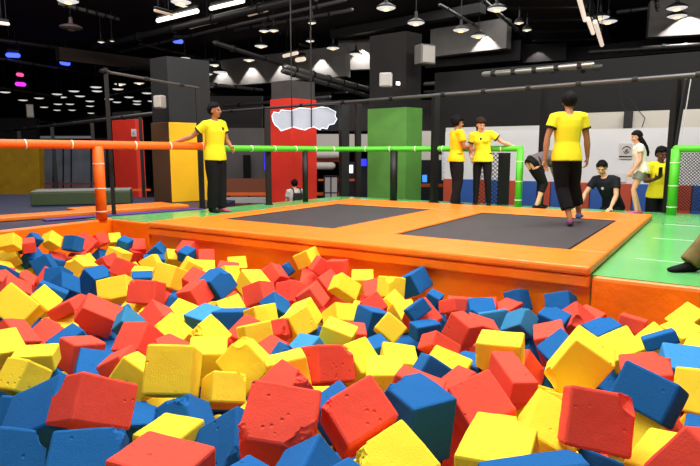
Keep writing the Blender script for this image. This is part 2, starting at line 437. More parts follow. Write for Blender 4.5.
    hp = lambda x, y, z: hc + (hx * x + fy * y + hz * z) * s
    ball(body, hp(0, -.012, .03), .078 * s, .096 * s, .088 * s, HR)
    ball(body, hp(0, .022, -.03), .060 * s, .066 * s, .082 * s, HR)
    ball(body, hp(0, .055, -.088), .026 * s, .024 * s, .02 * s, HR, 10)
    tube(body, [hp(0, .088, .012), hp(0, .104, -.018), hp(0, .108, -.026)], [.009 * s, .013 * s, .014 * s], 8)
    for sg in (-1, 1):
        ball(body, hp(.077 * sg, -.012, -.008), .012 * s, .02 * s, .032 * s, HR, 10)
        ball(body, hp(.038 * sg, .06, -.028), .026 * s, .022 * s, .026 * s, HR, 10)
    ball(body, hp(0, .082, .026), .048 * s, .014 * s, .011 * s, HR, 10)
    bo = obj('body', remesh(body, vox * (1 if s > .9 else s), 2), skin, root, smooth=True)
    if face:
        for sg in (-1, 1):
            sub('eye', ball(BM(), hp(.031 * sg, .083, .006), .013 * s, .008 * s, .0075 * s, HR, 10), eye_m, bo, True)
        bm = BM(); loft(bm, [(hp(-.026, .078, -.056), fy, hz, .002 * s, .002 * s), (hp(0, .089, -.057), fy, hz, .006 * s, .009 * s), (hp(.026, .078, -.056), fy, hz, .002 * s, .002 * s)], 8)
        sub('mouth', bm, lip_m, bo, True)
    # hair
    hb = BM()
    bm0 = ball(BM(), V(0, 0, 0), 1, seg=28)
    for v in bm0.verts:
        p = v.co.copy()
        hs = 1.09 if female else 1.0
        q = V(p.x * .097 * hs, -.016 + p.y * .115 * hs, .034 + p.z * .112 * hs)
        front = p.y > .12
        if front and q.z < .062 - .02 * abs(p.x): q = V(q.x * .72, q.y * .5, q.z * .8 + .005)
        if q.z < -.055 + (.02 if p.y > -.2 else 0): q = V(q.x * .7, q.y * .6, max(q.z, -.06))
        n = noise.noise(p * 5) * .012 + noise.noise(p * 14) * .004
        q += q.normalized() * n
        v.co = hp(q.x, q.y, q.z)
    ho = obj('hair', bm0, hairm, root, smooth=True)
    if hair == 'bun':
        sub('hair_bun', ball(BM(), hp(0, -.125, .06), .045 * s, .042 * s, .045 * s), hairm, ho, True)
    elif hair == 'pony':
        bm = BM(); tube(bm, [hp(0, -.10, .05), hp(0, -.15, .02), hp(.01, -.155, -.06), hp(.01, -.13, -.15)], [.026 * s, .034 * s, .03 * s, .012 * s], 10); sub('ponytail', bm, hairm, ho, True)
    elif hair == 'long':
        bm = BM()
        loft(bm, [(hp(0, -.02, .07), hx, fy, .075 * s, .07 * s), (hp(0, -.04, 0), hx, fy, .092 * s, .075 * s), (hp(0, -.10, -.1), hx, fy, .092 * s, .066 * s), (hp(0, -.16, -.22), hx, fy, .09 * s, .055 * s), (hp(0, -.19, -.34), hx, fy, .075 * s, .045 * s), (hp(0, -.20, -.42), hx, fy, .04 * s, .02 * s)], 16)
        sub('long_hair', bm, hairm, ho, True)
    # shirt
    sb = BM()
    R2 = torso_rings(.022, 0, 0)
    low = J['pelvis'] + (J['pelvis'] - J['waist']).normalized() * (.075 + shirt_len) * s
    R2 = [(low, R2[1][1], R2[1][2], R2[1][3] * 1.09, R2[1][4] * 1.2), (R2[1][0], R2[1][1], R2[1][2], R2[1][3] * 1.06, R2[1][4] * 1.12)] + R2[2:6] + [(lerp(J['chest'], J['neck'], .93), R2[6][1], R2[6][2], .078 * s, .07 * s)]
    loft(sb, R2, 20)
    if female:
        for sg in (-1, 1):
            x, y = tr[3][1], tr[3][2]
            fwd = -y if (-y).dot(dr((0, 1, 0))) > 0 else y
            ball(sb, tr[3][0] + x * .07 * sg * s + fwd * .085 * s, .078 * s)
    ends = {}
    for S in 'RL':
        sh, el = J['s' + S], J['e' + S]
        e1 = lerp(sh, el, sleeve)
        tube(sb, [lerp(tr[4][0], sh, .3), lerp(tr[4][0], sh, .8), sh, lerp(sh, el, sleeve * .5), e1], [.09 * s, .078 * s, .074 * s * fw, .072 * s * fw, .073 * s * fw], 14, round_caps=False)
        ends[S] = (e1, (el - sh).normalized())
    sbm = remesh(sb, .012 * max(s, .7), 3)
    bvh = BVHTree.FromBMesh(sbm)
    so = obj('shirt', sbm, shirt, root, smooth=True)
    if cuff:
        for S in 'RL':
            e1, d = ends[S]
            bm = BM(); tube(bm, [e1 - d * .022 * s, e1 + d * .004 * s], .0755 * s * fw, 16, round_caps=False); sub('sleeve_cuff', bm, cuff, so, True)
    if collar:
        bm = BM(); tube(bm, [lerp(J['chest'], J['neck'], .84), lerp(J['chest'], J['neck'], 1.02)], [.088 * s, .066 * s], 14, round_caps=False); sub('collar', bm, collar, so, True)
    if logo:
        lx, lz, lm = logo
        o3 = lerp(J['chest'], J['neck'], lz) + lat_s * lx * s
        fd = dr((0, 1, 0)); hit = bvh.ray_cast(o3 + fd * .6, -fd)
        if hit[0] is not None:
            p = hit[0]; n = hit[1]
            if n.dot(fd) < 0: n = -n
            bm = BM(); tube(bm, [p - n * .004, p + n * .005], .026 * s, 12, round_caps=False); sub('chest_emblem', bm, lm, so)
    # trousers
    if legs:
        pb = BM(); ex = .012 if tight else .026
        R3 = torso_rings(.020, 0, 0)
        loft(pb, [R3[0], R3[1], (lerp(J['pelvis'], J['waist'], .6), R3[2][1], R3[2][2], R3[1][3] * .93, R3[1][4] * .95)], 20)
        for S in 'RL':
            h, k, a = J['h' + S], J['k' + S], J['a' + S]
            full = [(lerp(J['pelvis'], h, .9), .07), (lerp(h, k, .12), .082), (lerp(h, k, .5), .08), (lerp(h, k, .9), .064), (k, .06), (lerp(k, a, .35), .062 if not tight else .056), (lerp(k, a, .7), .056 if not tight else .044), (lerp(k, a, 1.04), .058 if not tight else .044)]
            tot = 2.0; pts, rr = [], []
            par = [0, .06, .25, .45, .5, .675, .85, .99]
            for (p, r), u in zip(full, par):
                if u <= leg_end: pts.append(p); rr.append((r + ex * (.6 if tight else 1)) * s * fw)
            if leg_end < .5 - 1e-6: pts.append(lerp(h, k, leg_end * 2)); rr.append(rr[-1] * 1.03)
            elif pts[-1] is not full[-1][0] and leg_end < .95: pts.append(lerp(k, a, (leg_end - .5) * 2)); rr.append(rr[-1])
            tube(pb, pts, rr, 14, round_caps=False)
        obj('shorts' if leg_end < .5 else 'trousers', remesh(pb, .012 * max(s, .7), 3), legs, root, smooth=True)
    # shoes or socks
    for i, S in enumerate('RL'):
        if shoes[i] is None: continue
        a, td, upv, sd = feet[S]; base = a - upv * .05 * s
        bm = BM()
        loft(bm, [(base - td * .075 * s - upv * .004 * s, sd, upv, .026 * s, .022 * s), (base - td * .04 * s, sd, upv, .042 * s, .035 * s), (base + td * .02 * s + upv * .008 * s, sd, upv, .044 * s, .043 * s), (base + td * .07 * s - upv * .002 * s, sd, upv, .047 * s, .033 * s), (base + td * .14 * s - upv * .011 * s, sd, upv, .049 * s, .024 * s), (base + td * .185 * s - upv * .017 * s, sd, upv, .036 * s, .017 * s)], 14)
        obj('shoe' if not socks else 'sock', bm, shoes[i], root, smooth=True)
    return root, J
PI2 = PI / 2
# yaw 0 faces away from the camera (+y); pi faces it
# 1 man at the rail, left
pl = gz(217, 212)
person('person', pl, -2.2, 'man in yellow tee and black trousers holding the orange railing with an outstretched arm', 1.74,
       dict(sL=(-.18, -.02, 1.43), sR=(.18, .0, 1.40), eR=(.31, -.17, 1.22), wR=(.50, -.38, 1.12), eL=(-.24, .02, 1.16), wL=(-.20, .17, 1.05),
            head=(-.0, .03, 1.625), kR=(.08, .02, .5), aR=(.075, -.03, .085), kL=(-.085, .03, .5), aL=(-.085, .02, .085)),
       skin_a, tee_y, blk_cotton, hair='short', head_yaw=.3, head_pitch=.05, shoes=(blk_cotton, pinkshoe), cuff=trim_m, logo=(-.07, .25, trim_m),
       hand=dict(R=dict(dir=(.75, -.65, -.08), palm=(0, 0, -1), curl=.5)), shirt_len=.03)
# 2 woman side-on with folded arms
w1 = gz(455, 206.5)
person('person', w1, -1.35, 'woman in amber polo with tied black hair, arms folded, beside the green railing', 1.60,
       dict(eR=(.22, .06, 1.16), wR=(.02, .24, 1.17), eL=(-.22, .05, 1.16), wL=(-.03, .27, 1.12), aR=(.08, -.06, .085), aL=(-.08, .06, .085), kL=(-.08, .05, .5)),
       skin_a, tee_yo, blk_cotton, hair='bun', female=True, shoes=(blk_cotton, blk_cotton), collar=tee_yo, head_pitch=-.1, sleeve=.6)
# 3 woman leaning on the green rail
w2 = gz(481, 206)
person('person', w2, 2.75, 'woman in yellow tee with brown hair resting one arm on the green railing end', 1.60,
       dict(pelvis=(.0, 0, .95), chest=(.02, .0, 1.28), neck=(.03, .01, 1.44), head=(.04, .07, 1.58), sR=(.2, .02, 1.39), sL=(-.15, .0, 1.41),
            eL=(-.36, -.05, 1.25), wL=(-.60, -.12, 1.16), eR=(.25, -.02, 1.12), wR=(.2, .12, .95), aL=(-.15, 0, .085), kL=(-.12, .04, .5), aR=(.10, .06, .085)),
       skin_b, tee_y, blk_cotton, hair='pony', hairm=hair_br, female=True, shoes=(blk_cotton, blk_cotton), cuff=trim_m, head_yaw=.55, head_pitch=-.3,
       logo=(.0, .2, trim_m), hand=dict(L=dict(dir=(-.97, -.15, -.15), palm=(0, 0, -1), curl=.3)), tight=True)
# 4 man walking away on the trampoline
m4 = gz(563, 225, .058)
person('person', m4, .05, 'man in yellow tee seen from behind, walking over the nearer trampoline', 1.64,
       dict(sL=(-.19, 0, 1.42), sR=(.19, 0, 1.43), eL=(-.28, -.02, 1.16), wL=(-.30, -.02, .87), eR=(.27, .02, 1.15), wR=(.33, .10, .90),
            kL=(-.02, .06, .50), aL=(.05, -.10, .095), kR=(.20, .18, .53), aR=(.33, .26, .14), hL=(-.09, 0, .93), head=(.02, .05, 1.62)),
       skin_a, tee_y, blk_cotton, leg_end=.98, hair='short', head_yaw=-.3, shoes=(bluesock, plumsock), socks=True, cuff=trim_m, face=False, shirt_len=.02,
       toe=dict(L=(.5, 1, 0), R=(.5, .8, -.0)), hand=dict(L=dict(dir=(.1, -.05, -1), palm=(.4, -1, 0), curl=.4), R=dict(dir=(.05, .15, -1), palm=(-1, .2, 0), curl=.6)))
# 5 person bending over
p5 = gz(536, 208)
person('person', p5, -1.35, 'person in grey top and black leggings bending forward behind the walking man', 1.58,
       dict(pelvis=(0, -.12, .86), waist=(0, .02, .95), chest=(0, .22, .98), neck=(0, .40, .94), head=(0, .50, .84),
            sR=(.17, .36, .95), sL=(-.17, .36, .95), eR=(.2, .44, .68), wR=(.16, .52, .44), eL=(-.2, .46, .68), wL=(-.14, .56, .44),
            hR=(.09, -.11, .84), hL=(-.09, -.11, .84), kR=(.1, .10, .48), aR=(.12, -.06, .085), kL=(-.1, .16, .48), aL=(-.1, .12, .085)),
       skin_b, grey_cotton, blk_cotton, leg_end=.72, shirt_len=-.12, hair='bun', female=True, tight=True, head_pitch=-1.0, shoes=(blk_cotton, blk_cotton))
# 6 youth in dark tee kneeling behind the court edge
STEP = -.62
p7 = Vector((0, 0, 0)); c7 = gz(611, 211); p7 = Vector((c7.x + .12, c7.y + .34, STEP + .1))
person('person', p7, 2.25, 'young man in dark tee leaning on both hands at the court edge', 1.68,
       dict(pelvis=(0, -.14, .60), waist=(0, -.05, .76), chest=(.02, .08, .96), neck=(.04, .16, 1.13), head=(.06, .23, 1.27),
            sR=(.215, .13, 1.07), sL=(-.16, .13, 1.08), eR=(.33, .26, .80), wR=(.32, .43, .60), eL=(-.21, .2, .80), wL=(-.20, .34, .60),
            hR=(.1, -.12, .56), hL=(-.1, -.12, .56), kR=(.14, .06, .12), kL=(-.14, .06, .12), aR=(.13, -.36, .085), aL=(-.13, -.36, .085)),
       skin_b, navy_cotton, blk_cotton, hair='short', head_yaw=.35, head_pitch=-.4, shoes=(blk_cotton, blk_cotton), logo=(.02, -.25, greysock),
       hand=dict(R=dict(dir=(.1, .9, -.35), palm=(0, 0, -1), curl=.1), L=dict(dir=(0, .9, -.35), palm=(0, 0, -1), curl=.1)), toe=dict(R=(0, -.9, .1), L=(0, -.9, .1)))
# 7 girl in white top
g8 = gz(638, 214)
person('person', g8, 1.35, 'girl with long black hair in white top and grey shorts, standing sideways', 1.30,
       dict(waist=(0, .02, 1.10), chest=(0, .06, 1.29), neck=(0, .09, 1.46), head=(0, .14, 1.615), sR=(.16, .08, 1.41), sL=(-.16, .08, 1.41),
            eR=(.19, .05, 1.12), wR=(.18, .14, .88), eL=(-.19, .08, 1.14), wL=(-.17, .2, .92), kR=(.08, .10, .50), aR=(.08, -.04, .085), kL=(-.08, .14, .52), aL=(-.09, .06, .085)),
       skin_b, white_cotton, grey_short, leg_end=.24, hair='long', shoes=(pinkshoe, pinkshoe), sleeve=.4, slim=.95, vox=.008, head_pitch=-.12)
# 8 youth in yellow tee behind the rail post
p9 = gz(657, 152, H); k9 = 9.35 / p9.y if p9.y else 1
c9 = gy(657, 205, 9.45); c9.z = STEP
person('person', c9, PI + .05, 'youth in yellow tee and dark shorts looking at a phone beside the green rail post', 1.68,
       dict(eR=(.25, .02, 1.16), wR=(.2, .22, 1.20), eL=(-.24, 0, 1.15), wL=(-.2, .16, .98)), skin_c, tee_y, blk_cotton, leg_end=.42, hair='short', head_pitch=-.2,
       shoes=(blk_cotton, blk_cotton), hand=dict(R=dict(dir=(-.3, .6, .45), palm=(-.4, -.3, .8), curl=.6)))
# 9 person at the corner rail, mostly outside the frame
c10 = gy(733, 205, 8.75); c10.z = 0
person('person', c10, PI - .3, 'person in yellow tee cut off by the frame, one hand on the green rail', 1.70,
       dict(sR=(.19, 0, 1.40), eR=(.28, .06, 1.2), wR=(.30, .17, 1.09)), skin_b, tee_y, blk_cotton, shoes=(blk_cotton, blk_cotton), cuff=trim_m, face=True,
       hand=dict(R=dict(dir=(.1, .8, -.4), palm=(0, 0, -1), curl=.7)), sleeve=.8)
# 10 person whose shoe stands on the pit edge
c11 = gz(690, 271.5)
person('person', c11 + V(0, .10, 0), PI2, 'khaki trouser leg and black shoe of a person on the orange pit edge', 1.72,
       dict(pelvis=(0, -.62, .86), waist=(0, -.62, 1.02), chest=(0, -.60, 1.22), neck=(0, -.58, 1.39), head=(0, -.55, 1.54), sR=(.18, -.6, 1.35), sL=(-.18, -.6, 1.35),
            eR=(.22, -.62, 1.07), wR=(.22, -.55, .82), eL=(-.22, -.62, 1.07), wL=(-.22, -.55, .82), hR=(.09, -.63, .84), hL=(-.09, -.61, .84), kR=(.10, -.72, .46), aR=(.1, -1.02, .1), kL=(-.10, -.29, .46), aL=(-.1, .0, .085)),
       skin_a, tee_y, khaki, shoes=(blk_cotton, blk_cotton), face=True, vox=.012)
# 11 visitor with backpack on the lower hall floor
c12 = gy(295, 205, 13.75); c12.z = LOW
pv, J12 = person('person', c12, .5, 'visitor in pale shirt with dark backpack on the lower floor before the red pillar', 1.52,
       dict(eR=(.26, .12, 1.16), wR=(.16, .26, 1.38), eL=(-.22, .1, 1.14), wL=(-.12, .3, 1.2)), skin_b, greysock, navy_cotton, hair='short', face=False, vox=.012, head_yaw=-.3)
bp = thing('backpack', c12 + V(.02, -.1, .85), 'dark backpack worn by the visitor in front of the red pillar', 'backpack')
M12 = Matrix.Rotation(.5, 3, 'Z'); bk = lambda x, y, z: c12 + M12 @ (V(x, y - (.035 if y < 0 else 0), z) * .94)
bm = BM(); hexa(bm, [bk(-.16, -.30, .86), bk(.14, -.30, .86), bk(.14, -.13, .86), bk(-.16, -.13, .86), bk(-.13, -.26, 1.28), bk(.11, -.26, 1.28), bk(.11, -.13, 1.28), bk(-.13, -.13, 1.28)], .03)
obj('bag', bm, mat('black_nylon', (22, 26, 22), .7), bp)
for sx in (-.1, .1):
    bm = BM(); tube(bm, [bk(sx, -.15, 1.25), bk(sx, -.10, 1.38), bk(sx, .06, 1.40), bk(sx, .13, 1.25), bk(sx, .1, 1.1)], .014, 8); obj('strap', bm, MATS['black_nylon'], bp)
# phone in the youth's hand, dark bag on the court
ph = c9 + Matrix.Rotation(PI + .05, 3, 'Z') @ (V(.165, .30, 1.26) * (1.68 / 1.75))
bm = BM(); boxW(bm, ph, .07, .012, .14, .3, .003); setp(obj('phone', bm, black), 'black phone held up by the youth in yellow', 'phone')
bc = gz(571, 207)
b = thing('sports_bag', bc, 'round black bag on the court behind the walking man', 'bag')
bm = BM(); loft(bm, [(bc + V(0, 0, .004), V(1, 0, 0), V(0, 1, 0), .15, .12), (bc + V(0, 0, .06), V(1, 0, 0), V(0, 1, 0), .17, .13), (bc + V(0, 0, .2), V(1, 0, 0), V(0, 1, 0), .17, .13), (bc + V(0, 0, .3), V(1, 0, 0), V(0, 1, 0), .13, .1), (bc + V(0, 0, .34), V(1, 0, 0), V(0, 1, 0), .05, .04)], 18)
obj('bag', bm, blk_cotton, b, smooth=True)
bm = BM(); tube(bm, [bc + V(-.1, -.1, .3), bc + V(-.05, -.12, .38), bc + V(.05, -.12, .38), bc + V(.1, -.1, .3)], .012, 8); obj('handle', bm, redpad, b)
bm = BM(); loft(bm, [(bc + V(0, -.14, .1), V(1, 0, 0), V(0, 0, 1), .1, .05), (bc + V(0, -.165, .1), V(1, 0, 0), V(0, 0, 1), .09, .045)], 14); obj('front_pocket', bm, redpad, b)
# ------------------------------------------------------------------ hall behind
# step behind the court where the two youths stand
bm = BM(); boxL(bm, -1.55, 9, 5.76, 6.9, LOW, -.62); struct('floor_step', bm, mat('step_carpet', (40, 42, 60), .8))
# left trampoline court beyond the orange rail
lc = [Vector((-8.0, 5.6, 0)), Vector((railB.x - .3, railB.y + .36, 0)), Vector((railB.x - .5, 11.6, 0)), Vector((-6.5, 13.4, 0)), Vector((-17, 13.4, 0)), Vector((-17, 5.6, 0))]
lc = [L(-6.68, -9), L(-6.68, .3), op + V(-.31, .17, 0), op + V(-.21, .30, 0), railB + V(-.21, .30, 0), railB + V(-.2, 2.1, 0), V(-6.5, 13.2, 0), V(-16, 13.2, 0), V(-16, -2, 0)]
bm = prism(BM(), [P2(v) for v in lc], LOW, -.004); struct('floor_left_court', bm, navy)
n2 = V(-dirv.y, dirv.x, 0)
def bandL(name, o0, o1, t0, t1, z, m, label, cat, group=None, thick=.05):
    a = railB + n2 * o0; bm = BM()
    P = [railB + n2 * o0 + dirv * t0, railB + n2 * o0 + dirv * t1, railB + n2 * o1 + dirv * t1, railB + n2 * o1 + dirv * t0]
    hexa(bm, [p + V(0, 0, z) for p in P] + [p + V(0, 0, z + thick) for p in P], .012)
    return setp(obj(name, bm, m), label, cat, group)
bandL('edge_strip', .38, .60, -2.6, -.15, .0, purple, 'purple strip along the court edge behind the orange railing', 'mat', None, .02)
cg = 'orange pads of the far court'
bandL('court_pad', .75, 1.15, -7.0, -.2, 0, orange_pad, 'orange pad of the far court nearest to the orange railing', 'safety pad', cg, .06)
bandL('court_pad', 1.9, 2.35, -8.0, -3.0, 0, orange_pad, 'orange pad of the far court behind the dark green block', 'safety pad', cg, .06)
bandL('court_pad', 3.1, 3.6, -9, -5.3, 0, orange_pad, 'orange pad of the far court below the tall yellow panel', 'safety pad', cg, .06)
bandL('court_pad', 1.16, 1.75, -1.9, -.25, 0, orange_pad, 'orange pad of the far court at the foot of the yellow pillar', 'safety pad', cg, .05)
# dark green padded block
gb = gz(26, 206); ge = gz(126, 203.5)
t = thing('padded_block', gb.lerp(ge, .5), 'long dark green padded block with pale top on the far court', 'block')
yw = math.atan2(ge.y - gb.y, ge.x - gb.x); c = gb.lerp(ge, .5); ln = (ge - gb).length
bm = BM(); boxW(bm, c + V(0, .3, .002), ln, .7, .235, yw, .015); obj('side_padding', bm, darkgreen_vinyl, t)
bm = BM(); boxW(bm, c + V(0, .3, .238), ln * .99, .68, .03, yw, .01); obj('top_cover', bm, mat('grey_net_top', (110, 112, 108), .7), t)
# pillars
def pillar(name, u0, ur, u1, vtop, Y, zb, label, mL, mR, shaft, label_cat='pillar', depth_top=2.75, extra=None):
    base = gy(ur, 200, Y); z1 = gy(ur, vtop, Y).z
    a = gy(u0, 200, Y).x - base.x; b = gy(u1, 200, Y).x - base.x
    t = thing(name, (base.x, base.y + .3, zb), label, label_cat)
    # square turned so that two faces show: corner nearest
    l = V(a, abs(a) * .75, 0); r = V(b, abs(b) * .9, 0)
    c0 = V(base.x, base.y, 0)
    P = [c0, c0 + r, c0 + r + l, c0 + l]
    up = lambda z: [V(p.x, p.y, z) for p in P]
    bm = BM(); hexa(bm, up(zb) + up(z1), .01); o = obj('cladding', bm, [mL, mR], t)
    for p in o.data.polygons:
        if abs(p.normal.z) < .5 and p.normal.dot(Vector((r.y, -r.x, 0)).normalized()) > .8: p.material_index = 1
    cen = c0 + (r + l) * .5
    sh = lambda z: [V(cen.x + (p.x - cen.x) * .93, cen.y + (p.y - cen.y) * .93, z) for p in P]
    bm = BM(); hexa(bm, sh(z1 - .001) + sh(depth_top)); obj('shaft', bm, shaft, t)
    return t, c0, l, r, z1
pillar('pillar', 269.5, 292, 316, 98, 14.6, LOW, 'tall red pillar behind the cloud shaped hanging panel', red_paint, red_paint, concrete, depth_top=2.75)
tg, cg0, lg, rg_, zg = pillar('pillar', 368, 405, 423, 107, 14.2, LOW, 'green pillar with white loudspeaker on its dark upper half', green_paint, green_paint, mat('charcoal_column', (28, 26, 26), .75, .3, vary=.2, vscale=2), depth_top=3.85)
pillar('pillar', 148, 172, 208, 122, 11.0, 0, 'yellow pillar with brown shaded side behind the man at the rail', mat('shaded_yellow_side', (74, 48, 26), .7), yellow_paint, mat('slate_panel', (30, 30, 32), .7, .3, vary=.12, vscale=2))  # left side brown is shade put into the yellow paint colour
tr_, cr0, lr, rr_, zr = pillar('pillar', 106, 139, 145, 119, 17.5, LOW, 'red pillar with small white switch box beyond the orange post', red_paint, red_paint, darkgrey, depth_top=2.2)
c = gy(132, 133, 17.2)
swb = thing('switch_box', c, 'small white switch box fixed on the far red pillar', 'switch box')
bm = BM(); boxW(bm, c + V(0, .15, -.1), .15, .06, .22, .3, .01); obj('casing', bm, white_paint, swb)
bm = BM(); boxW(bm, c + V(0, .11, -.05), .06, .03, .1, .3, .005); obj('switch', bm, grey_steel, swb)
# concentric oval decoration on the green pillar (lower right face)
# hanging cloud-like panel
Yc = 13.2
out = [(272, 116), (274, 112), (279, 113), (281, 110), (290, 111), (300, 108), (312, 109), (322, 107), (328, 108), (336, 112), (335, 116), (337, 119), (334, 124), (329, 125), (327, 129), (322, 128), (320, 130), (314, 127), (309, 128), (305, 130), (300, 129), (293, 127), (287, 129), (281, 131), (278, 127), (275, 125), (273, 121)]
pc = gy(305, 118, Yc)
t = thing('hanging_sign', pc, 'white cloud shaped panel hung on two black rods before the red pillar', 'sign')
bm = BM()
fr = [bm.verts.new(gy(u, v, Yc)) for u, v in out]; bk_ = [bm.verts.new(gy(u, v, Yc) + V(0, .08, 0)) for u, v in out]
bm.faces.new(fr); bm.faces.new(bk_[::-1])
for i in range(len(out)): bm.faces.new((fr[i], fr[(i + 1) % len(out)], bk_[(i + 1) % len(out)], bk_[i]))
obj('panel', bm, mat('pale_blue_grey_panel', (172, 176, 190), .6, vary=.06, vscale=3), t)
bm = BM(); pts = [gy(u, v, Yc - .01) for u, v in out]
tube(bm, pts + pts[:2], .011, 8); obj('lit_rim', bm, mat('lit_white_rim', (235, 240, 250), .5, emit=(225, 238, 255), es=.45), t)  # faint glow put in for the light edges of the panel
for u in (292, 311.5):
    bm = BM(); a = gy(u, 127, Yc - .06); tube(bm, [a, V(a.x, a.y, 5.89)], .014, 8); obj('rod', bm, black, t)
# loudspeakers
def speaker(u, v, Y, w, h, d, label, m, yaw=0, nose=.5):
    c = gy(u, v, Y)
    t = thing('hanging_loudspeaker', c, label, 'loudspeaker')
    bm = BM(); boxW(bm, c + V(0, 0, -h / 2), w, d, h, yaw, .03); obj('cabinet', bm, m, t)
    bm = BM(); boxW(bm, c + V(math.sin(yaw) * d * .52, -math.cos(yaw) * d * .52, -h * .42), w * .82, .02, h * .84, yaw, .008); obj('grille', bm, mat('light_grille', (168, 164, 158), .8), t)
    bm = BM(); tube(bm, [c + V(0, d * .45, 0), c + V(0, d * .45 + .25, .05)], .025, 8); obj('bracket', bm, black, t)
speaker(386, 80, 13.6, .29, .32, .2, 'white loudspeaker on the dark upper half of the green pillar', white_paint, -.2)
speaker(425, 55, 13.9, .42, .45, .3, 'grey loudspeaker near the ceiling, above the green pillar', mat('mid_grey_plastic', (96, 94, 92), .6), .5)
speaker(160, 102, 10.8, .19, .24, .15, 'small grey loudspeaker on the dark pillar above the yellow cladding', mat('pale_grey_plastic', (140, 130, 126), .6), -.4)
speaker(30, 111, 22, .25, .5, .2, 'slim grey loudspeaker against the dark far wall, highest at far left', MATS['pale_grey_plastic'], .5)
# floodlight beside the white loudspeaker
fl = gy(397, 84, 13.6); t = thing('mounted_floodlight', fl, 'small bright floodlight beside the white loudspeaker', 'lamp')
bm = BM(); boxW(bm, fl + V(0, 0, -.04), .14, .1, .1, .6, .01); obj('housing', bm, black, t)
bm = BM(); boxW(bm, fl + V(.02, -.06, -.03), .1, .02, .07, .6, .004); obj('lens', bm, mat('lamp_glow', (255, 248, 235), .5, emit=(255, 244, 226), es=4), t)
bm = BM(); tube(bm, [fl, fl + V(0, .35, .02)], .015, 8); obj('bracket', bm, black, t)
# ------------------------------------------------------------------ net frames
def post(u, vt, vb, w, Y, label, zb=None, lean=0):
    a = gy(u, vt, Y); b = gy(u, vb, Y); zb = b.z if zb is None else zb
    wd = w / F * Y
    t = thing('net_post', (a.x, Y, zb), label, 'net post', 'black posts of the safety nets')
    bm = BM(); boxW(bm, V(a.x, Y, zb + .02), wd, wd, a.z - zb - .02, .4); obj('upright', bm, black, t)
    bm = BM(); boxW(bm, V(a.x, Y, zb), wd * 1.3, wd * 1.3, .02, .4); obj('foot_plate', bm, black, t)
    return V(a.x, Y, a.z)
post(105.5, 68, 218, 4, 8.75, 'tall black net post just beyond the orange rail post', 0)
post(198, 88, 209, 5, 10.0, 'black net post in front of the yellow pillar', 0)
post(267, 109, 205, 5, 10.55, 'black net post at the edge of the tall red pillar', 0)
post(344, 105, 203, 8, 12.6, 'thickest black net post, between red and green pillars', 0)
post(358, 104, 203, 5, 12.75, 'slim black net post close beside the green pillar', 0)
post(436, 97, 203, 6, 10.98, 'black net post beside the woman with folded arms', 0)
post(545, 88, 205, 5, 10.2, 'black net post behind the walking man in yellow', 0)
post(677, 80, 213.5, 6, 9.15, 'black net post behind the green rail corner', 0)
pw = gy(686, 80, 9.1); t = thing('net_post', (pw.x, 9.1, 0), 'thin black net post with white rope beside the corner post', 'net post', 'black posts of the safety nets')
bm = BM(); tube(bm, [(pw.x - .17, 9.1, .0), (pw.x, 9.1, pw.z)], .03, 10); obj('upright', bm, black, t)
bm = BM(); tube(bm, [(pw.x - .125, 9.05, .01), (pw.x + .045, 9.05, pw.z)], .008, 8); obj('rope', bm, white_paint, t)
for u, Y, zb in ((19, 19, LOW), (52, 17, LOW), (92, 15.5, LOW), (140, 13.5, LOW)):
    post(u, {19: 131, 52: 127, 92: 123, 140: 117}[u], 190, 3.2, Y, {19: 'thin far net post in front of the yellow wall panel', 52: 'thin far net post before the grey glazing', 92: 'thin far net post left of the orange rail post', 140: 'thin far net post in front of the far red pillar'}[u], zb)
def pipe(name, pts, r, m, label, cat='pipe', clamps=0, group=None):
    t = thing(name, pts[0], label, cat, group)
    bm = BM(); tube(bm, pts, r, 10); obj('tube', bm, m, t, smooth=True)
    if clamps:
        for i in range(clamps):
            f = (i + .5) / clamps * (len(pts) - 1); k = min(int(f), len(pts) - 2); c = Vector(pts[k]).lerp(Vector(pts[k + 1]), f - k); d = (Vector(pts[k + 1]) - Vector(pts[k])).normalized()
            bm = BM(); tube(bm, [c - d * .04, c + d * .04], r * 1.35, 10, round_caps=False); obj('clamp', bm, black, t)
    return t
NG = 'top bars of the safety nets'
dimsteel = mat('dull_steel', (92, 90, 90), .4, .5, metal=.6)
pipe('net_bar', [V(-3.6, 15.8, 2.05), V(1.67, 11.2, 2.05), V(5.1, 8.3, 2.07), V(7, 6.7, 2.08)], .034, dimsteel, 'long grey top bar of the net behind the whole court', 'net bar', 16, NG)
pipe('net_bar', [gy(101, 71, 8.65), gy(107, 72, 8.75), gy(198, 88, 10.0)], .022, dimsteel, 'top bar of the net joining the tall post and the yellow pillar post', 'net bar', 5, NG)
pipe('net_bar', [V(-14.6, 24.6, 1.85), V(-3.75, 12.6, 1.85)], .05, dimsteel, 'sloping far net bar running past the far red pillar', 'net bar', 8, NG)
